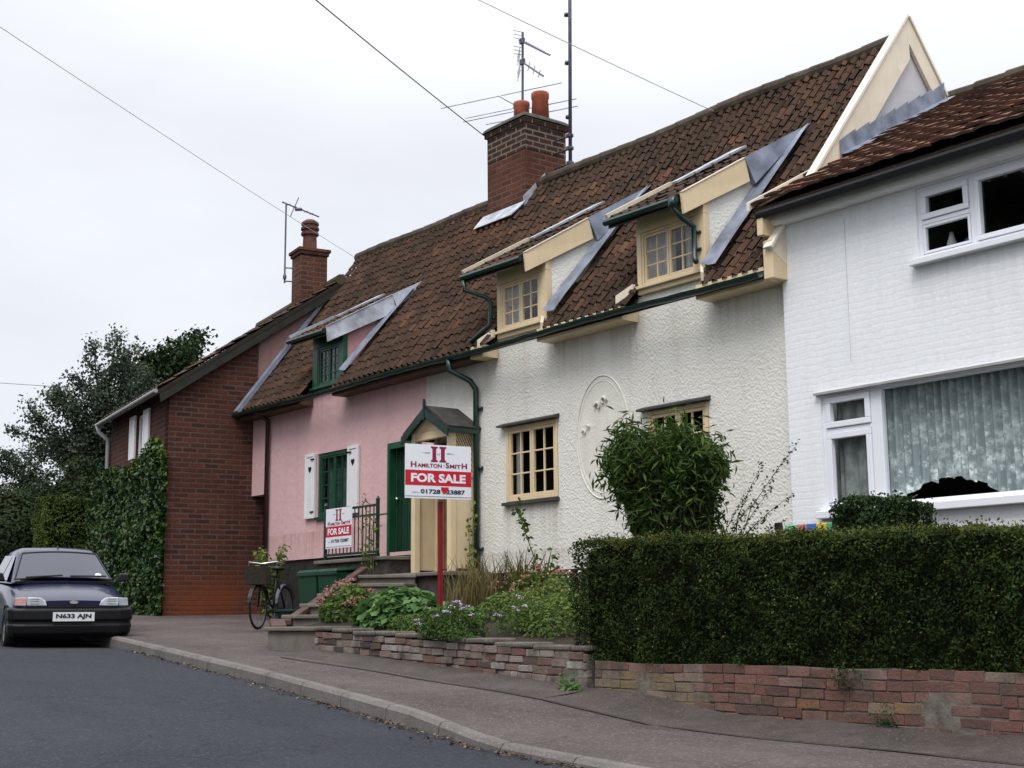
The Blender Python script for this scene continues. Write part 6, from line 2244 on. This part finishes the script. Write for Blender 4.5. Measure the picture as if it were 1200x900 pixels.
def bank(name, label, segs, m, n, lsize, seed, tintb, cat='bush', group=None):
    """overgrown dark bush made of overlapping leafy lobes (cx, cy, z0, rx, ry, h)"""
    base = (segs[0][0], segs[0][1], segs[0][2])
    t = thing(name, label, cat, base, 0, group)
    r = np.random.default_rng(seed)
    ls = []
    q = MB()
    for (cx, cy, z0, ax_, ay_, h) in segs:
        d = r.normal(size=(n, 3))
        d /= np.linalg.norm(d, axis=1, keepdims=True)
        rad = 1 - np.abs(r.normal(0, 0.09, n))
        p = d * rad[:, None] * np.array([ax_, ay_, h / 2]) + np.array([cx, cy, z0 + h / 2])
        k = np.array([mnoise.noise(Vector(x * 1.4)) for x in p]) * 0.28 + np.array([mnoise.noise(Vector(x * 4.1)) for x in p]) * 0.16
        p += d * k[:, None]
        leafmb(ls, p, lsize, 1.6, d + np.array([0, 0, 0.5]), 0.7, tintb + 0.2 * d[:, 2] + k * 0.5, 0.3, seed=seed + len(ls))
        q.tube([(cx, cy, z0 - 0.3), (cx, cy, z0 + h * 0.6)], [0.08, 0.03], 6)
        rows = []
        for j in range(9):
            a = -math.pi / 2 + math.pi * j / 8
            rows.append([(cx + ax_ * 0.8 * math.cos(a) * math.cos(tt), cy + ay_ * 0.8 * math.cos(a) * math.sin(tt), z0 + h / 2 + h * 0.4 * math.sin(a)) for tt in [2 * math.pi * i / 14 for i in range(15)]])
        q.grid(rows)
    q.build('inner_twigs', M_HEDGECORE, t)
    leafobj(ls, 'foliage', m, t)
    return t


bank('dark_shrubbery', 'dark overgrown bush behind the parked car at the left edge', [(-35.9, 11.2, 0.4, 1.3, 1.3, 3.3), (-37.0, 10.0, 0.4, 1.6, 1.5, 2.6), (-34.6, 12.6, 0.4, 1.4, 1.2, 3.9)], M_PINE, 9000, (0.06, 0.12), 101, 0.22)
bank('dark_shrubbery', 'dark bush between the clipped conifer and the ivy', [(-32.4, 13.3, 0.3, 1.3, 1.2, 4.0), (-31.6, 12.4, 0.2, 0.8, 0.8, 2.2)], M_PINE, 8500, (0.06, 0.12), 111, 0.25)

cz_ = thing('clipped_conifer', 'square clipped yellow green conifer hedge left of the ivy', 'hedge', (-30.9, 11.0, 0.3))
x0, x1, y0, y1 = -31.2, -30.35, 10.25, 11.95
P_, N_ = [], []
r = np.random.default_rng(121)
n = 15000
fz = r.integers(0, 4, n)
u, v = r.uniform(0, 1, n), r.uniform(0, 1, n)
ZT = 2.78
px = np.where(fz == 0, x1, np.where(fz == 1, x0, x0 + (x1 - x0) * u))
py = np.where(fz < 2, y0 + (y1 - y0) * u, np.where(fz == 2, y0, y0 + (y1 - y0) * v))
pz_ = np.where(fz == 3, ZT, 0.1 + (ZT - 0.1) * v)
nx = np.where(fz == 0, 1.0, np.where(fz == 1, -1.0, 0.0))
ny = np.where(fz == 2, -1.0, 0.0)
nz_ = np.where(fz == 3, 1.0, 0.25)
P_ = np.stack([px, py, pz_], 1)
N_ = np.stack([nx, ny, nz_], 1)
k = np.array([mnoise.noise(Vector(p * 2.2)) for p in P_]) * 0.1
P_ += N_ * (k - np.abs(r.normal(0, 0.04, n)))[:, None]
ls = []
leafmb(ls, P_, (0.05, 0.10), 2.5, N_, 0.7, 0.45 + k * 2.0, -0.5, seed=122)
leafobj(ls, 'foliage', M_CONIFER, cz_)
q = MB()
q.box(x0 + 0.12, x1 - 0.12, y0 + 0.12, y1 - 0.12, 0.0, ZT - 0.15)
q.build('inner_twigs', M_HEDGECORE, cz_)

# far hedge line and woods closing the view up the road
fw = MB()
ls = []
r = np.random.default_rng(131)
n = 9000
x = r.uniform(-75, -45, n)
y = 6 + (x + 75) * 0.65 + r.normal(0, 1.0, n)
hgt = 3.6 + 1.4 * np.array([mnoise.noise(Vector((a * 0.3, 0, 0))) for a in x])
z = 0.8 + r.uniform(0, 1, n) * hgt
leafmb(ls, np.stack([x, y, z], 1), (0.25, 0.5), 1.4, np.tile([0.8, -0.4, 0.5], (n, 1)), 0.6, 0.3, seed=132)
fo_ = leafobj(ls, 'distant_wood', M_PINE, None, (0, 0, 0), kind='stuff')
fo_['label'] = 'dark distant wood closing the view up the road'
fo_['category'] = 'wood'

# trees across the road, beyond the left of the frame: they are what the windows reflect
r = np.random.default_rng(141)
n = 14000
x = r.uniform(-62, -12, n)
u = r.uniform(0, 1, n)
hgt = 8.6 + 4.5 * np.clip((x + 40) / 14, 0, 1) + 1.8 * np.array([mnoise.noise(Vector((a * 0.25, 4, 0))) for a in x])
y = -9.5 + r.normal(0, 0.8, n) + 0.9 * np.array([mnoise.noise(Vector((a * 0.5, b * 4, 2))) for a, b in zip(x, u)])
z = np.array([rz(a) for a in x]) + u * hgt
ls = []
leafmb(ls, np.stack([x, y, z], 1), (0.35, 0.75), 1.4, np.tile([0, 1, 0.3], (n, 1)), 0.6, 0.35, seed=142)
fo_ = leafobj(ls, 'roadside_wood', M_PINE, None, (0, 0, 0), kind='stuff')
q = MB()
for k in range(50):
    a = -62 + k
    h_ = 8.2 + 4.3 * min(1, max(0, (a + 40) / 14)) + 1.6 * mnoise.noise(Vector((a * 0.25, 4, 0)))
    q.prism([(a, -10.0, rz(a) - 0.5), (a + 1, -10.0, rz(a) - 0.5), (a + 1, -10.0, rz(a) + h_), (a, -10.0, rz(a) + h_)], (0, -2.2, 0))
q.build('solid_core', M_HEDGECORE, fo_, (0, 0, 0))  # unseen solid block added so no sky gaps show in the window reflections
fo_['label'] = 'dark roadside trees across the road, mirrored in the windows'
fo_['category'] = 'wood'

# ------------------------------------------------------------------ the parked car
CX, CY = -18.5, 6.66
CH = R(-11.5)
car = thing('parked_car', 'dark navy hatchback parked at the kerb facing the camera', 'car', (CX, CY, -0.375), CH, local=True)
car.rotation_euler = (0, R(2.4), CH)

ST = [  # x, [(y, z)...] half section from the sill up to the centre line
    (0.0, [(0.50, 0.20), (0.60, 0.26), (0.64, 0.40), (0.66, 0.56), (0.60, 0.655), (0.30, 0.67), (0.0, 0.675)]),
    (-0.12, [(0.62, 0.19), (0.70, 0.26), (0.74, 0.40), (0.76, 0.58), (0.68, 0.715), (0.35, 0.735), (0.0, 0.74)]),
    (-0.45, [(0.74, 0.19), (0.785, 0.27), (0.80, 0.42), (0.79, 0.62), (0.71, 0.79), (0.36, 0.82), (0.0, 0.83)]),
    (-0.95, [(0.76, 0.19), (0.79, 0.27), (0.805, 0.45), (0.80, 0.68), (0.73, 0.86), (0.36, 0.895), (0.0, 0.90)]),
    (-1.25, [(0.76, 0.19), (0.79, 0.27), (0.805, 0.47), (0.80, 0.72), (0.74, 0.89), (0.36, 0.90), (0.0, 0.90)]),
    (-2.2, [(0.76, 0.19), (0.79, 0.27), (0.805, 0.48), (0.80, 0.73), (0.745, 0.91), (0.36, 0.90), (0.0, 0.90)]),
    (-3.2, [(0.75, 0.20), (0.785, 0.28), (0.80, 0.48), (0.79, 0.74), (0.73, 0.93), (0.36, 0.92), (0.0, 0.92)]),
    (-3.65, [(0.68, 0.24), (0.73, 0.32), (0.75, 0.48), (0.73, 0.74), (0.66, 0.92), (0.33, 0.92), (0.0, 0.92)]),
    (-3.74, [(0.6, 0.28), (0.66, 0.36), (0.68, 0.5), (0.66, 0.72), (0.6, 0.86), (0.3, 0.88), (0.0, 0.88)])]
q = MB()
rows = []
for x, s in ST:
    rows.append([(x, y, z) for y, z in s] + [(x, -y, z) for y, z in reversed(s[:-1])])
q.grid(rows)
q.face(rows[0])
q.face(rows[-1])
body = q.build('body', M_CARPAINT, car, smooth=True)
sm = body.modifiers.new('subsurf', 'SUBSURF')
sm.levels = sm.render_levels = 2
# greenhouse
q = MB()
GH = [(-0.98, 0.70, 0.895, 0.02), (-1.68, 0.565, 1.330, 0.03), (-2.0, 0.565, 1.365, 0.035), (-2.8, 0.555, 1.355, 0.035), (-3.25, 0.53, 1.27, 0.03), (-3.66, 0.62, 0.93, 0.02)]
rows = []
for x, hw, zt, cr_ in GH:
    bz = 0.88
    if x in (-0.98, -3.66):
        rows.append([(x, hw, bz), (x, hw, bz + 0.005), (x, hw - 0.02, zt), (x, 0.3, zt + cr_ * 0.7), (x, 0, zt + cr_), (x, -0.3, zt + cr_ * 0.7), (x, -hw + 0.02, zt), (x, -hw, bz + 0.005), (x, -hw, bz)])
    else:
        rows.append([(x, 0.735, bz), (x, 0.73, bz + 0.01), (x, hw, zt - 0.04), (x, hw - 0.10, zt + cr_ * 0.55), (x, 0, zt + cr_), (x, -hw + 0.10, zt + cr_ * 0.55), (x, -hw, zt - 0.04), (x, -0.73, bz + 0.01), (x, -0.735, bz)])
q.grid(rows)
q.face(rows[0])
q.build('cabin', M_CARPAINT, car, smooth=True)
# windscreen sits just proud of the cabin slope
q = MB()
e0, e1 = Vector((-1.0, 0, 0.92)), Vector((-1.60, 0, 1.285))
ns = Vector((1.285 - 0.92, 0, 0.60)).normalized()
rows = []
for j in range(5):
    v = j / 4
    c = e0.lerp(e1, v)
    hw = 0.66 + (0.515 - 0.66) * v
    rows.append([Vector((c.x, hw * u_, c.z + 0.028 * (1 - u_ * u_))) + ns * 0.022 for u_ in (-1, -0.75, -0.5, -0.25, 0, 0.25, 0.5, 0.75, 1)])
q.grid(rows)
ws = q.build('windscreen', M_CARGLASS, car, smooth=True)
q = MB()
ed_ = [Vector(rows[0][0]), Vector(rows[0][-1]), Vector(rows[-1][-1]), Vector(rows[-1][0])]
for row in (rows[0], rows[-1]):
    q.tube([p + ns * 0.002 for p in row], 0.012, 5)
for k in (0, -1):
    q.tube([rows[j][k] + ns * 0.002 for j in range(5)], 0.012, 5)
q.build('rubber_seal', M_BLACK, ws)
q = MB()
c = rows[0][7] + ns * 0.004 + (rows[1][7] - rows[0][7]) * 0.55
q.tube([c, c + ns * 0.003], 0.045, 12)
q.build('tax_disc', M_BOARD, ws)
for s in (-1, 1):
    q = MB()
    for (xa, xb, xc, xd) in ((-1.22, -2.05, -2.05, -1.74), (-2.13, -3.28, -3.12, -2.13)):
        q.face([(xa, s * 0.742, 0.92), (xb, s * 0.742, 0.92), (xc, s * 0.588, 1.27), (xd, s * 0.588, 1.27)])
    q.build('side_window', M_CARGLASS, car)
    # wheels
    for wx_ in (-0.62, -3.06):
        q = MB()
        yo = s * 0.80
        n = 28
        prof = [(0.17, 0.0), (0.20, 0.012), (0.265, 0.012), (0.285, -0.02), (0.285, -0.14), (0.2, -0.165)]
        rws = []
        for rr, dy in prof:
            rws.append([(wx_ + rr * math.cos(2 * math.pi * k / n), yo + s * dy, 0.27 + rr * math.sin(2 * math.pi * k / n)) for k in range(n + 1)])
        q.grid(rws)
        wo = q.build('wheel', M_TYRE, car, smooth=True)
        q = MB()
        rws = []
        for rr, dy in ((0.0, -0.01), (0.05, 0.0), (0.06, -0.02), (0.12, -0.035), (0.165, -0.005), (0.18, 0.0)):
            rws.append([(wx_ + rr * math.cos(2 * math.pi * k / n), yo + s * dy, 0.27 + rr * math.sin(2 * math.pi * k / n)) for k in range(n + 1)])
        q.grid(rws)
        q.build('rim', M_RIM, wo, smooth=True)
        q = MB()
        rws = []
        for rr, dy in ((0.33, 0.006), (0.30, 0.004), (0.295, -0.05)):
            rws.append([(wx_ + rr * math.cos(a), yo + s * dy, 0.27 + rr * math.sin(a)) for a in [R(-5 + 190 * k / 20) for k in range(21)]])
        q.grid(rws)
        q.build('wheel_arch', M_BLACK, car, smooth=True)
    # mirror
    q = MB()
    q.prism([(-1.18, s * 0.76, 0.90), (-1.18, s * 0.94, 0.92), (-1.18, s * 0.95, 1.03), (-1.18, s * 0.80, 1.03)], (-0.09, 0, 0))
    q.build('door_mirror', M_BLACK, car, bevel=0.025)
    # headlamp
    q = MB()
    ys = [0.36, 0.42, 0.50, 0.585]
    q.prism([(0.0, s * 0.34, 0.60), (0.0, s * 0.595, 0.60), (0.0, s * 0.595, 0.715), (0.0, s * 0.42, 0.71), (0.0, s * 0.36, 0.665)], (0.035, 0, 0))
    ho = q.build('headlight', M_LAMP, car, bevel=0.012)
    q = MB()
    for z in (0.625, 0.66, 0.69):
        q.box(0.035, 0.038, min(s * 0.45, s * 0.56), max(s * 0.45, s * 0.56), z, z + 0.012)
    q.build('reflector', M_CHROME, ho)
    q = MB()
    q.prism([(-0.03, s * 0.605, 0.60), (-0.12, s * 0.745, 0.60), (-0.13, s * 0.735, 0.705), (-0.04, s * 0.605, 0.713)], (0.045, 0, 0))
    q.build('indicator', M_INDICATOR if s < 0 else M_LAMP, car, bevel=0.008)
# bumper with splitter lines
q = MB()
BP = [(0.16, 0.56), (0.10, 0.575), (0.055, 0.60)]
outl = [(-0.30, 0.822), (-0.12, 0.815), (0.0, 0.77), (0.07, 0.63), (0.098, 0.35), (0.106, 0.0)]
outl = outl + [(x, -y) for x, y in reversed(outl[:-1])]
rows = []
for dz, ins in ((0.19, -0.09), (0.24, -0.03), (0.34, -0.012), (0.36, -0.03), (0.40, -0.03), (0.42, 0.0), (0.54, 0.0), (0.565, -0.015), (0.575, -0.09)):
    rows.append([(x + ins * (1 if x > -0.3 else 0.2), y + (ins * 0.5 if y > 0.3 else -ins * 0.5 if y < -0.3 else 0), dz) for x, y in outl])
q.grid(rows)
bo = q.build('bumper', M_BUMPER, car, smooth=False, bevel=0.01)
q = MB()
q.box(0.03, 0.06, -0.33, 0.33, 0.588, 0.618)
q.build('grille', M_BLACK, car)
q = MB()
q.tube([(-0.02, -0.30, 0.645), (0.048, 0, 0.645)], 0.004, 4)
q = MB()
pts = [(0.072, 0.055 * math.cos(t), 0.650 + 0.021 * math.sin(t)) for t in [2 * math.pi * i / 20 for i in range(20)]]
q.prism(pts, (-0.05, 0, 0))
q.build('badge', M_CHROME, car)
q = MB()
q.box(0.108, 0.116, -0.27, 0.27, 0.40, 0.52)
np_ = q.build('number_plate', plain("plate_white", (0.70, 0.71, 0.74), 0.4, 0.02), car)
q = MB()
text_into(q, 'N633 AJN', (0.118, 0, 0.46), (0, 1, 0), (0, 0, 1), 0.46, 0.080, 0.045)
q.build('plate_lettering', M_BLACK, np_)
q = MB()
for a, b in (((-0.975, -0.52, 0.945), (-1.0, -0.02, 0.975)), ((-0.975, 0.08, 0.965), (-1.0, 0.58, 0.965))):
    q.tube([Vector(a) + ns * 0.03, Vector(b) + ns * 0.03], 0.012, 5)
q.box(-1.0, -0.93, -0.66, 0.66, 0.90, 0.915)
q.build('wiper', M_BLACK, car)
q = MB()
q.tube([(-1.72, 0, 1.34), (-1.80, 0, 1.42)], 0.012, 6)
q.build('roof_aerial', M_BLACK, car)
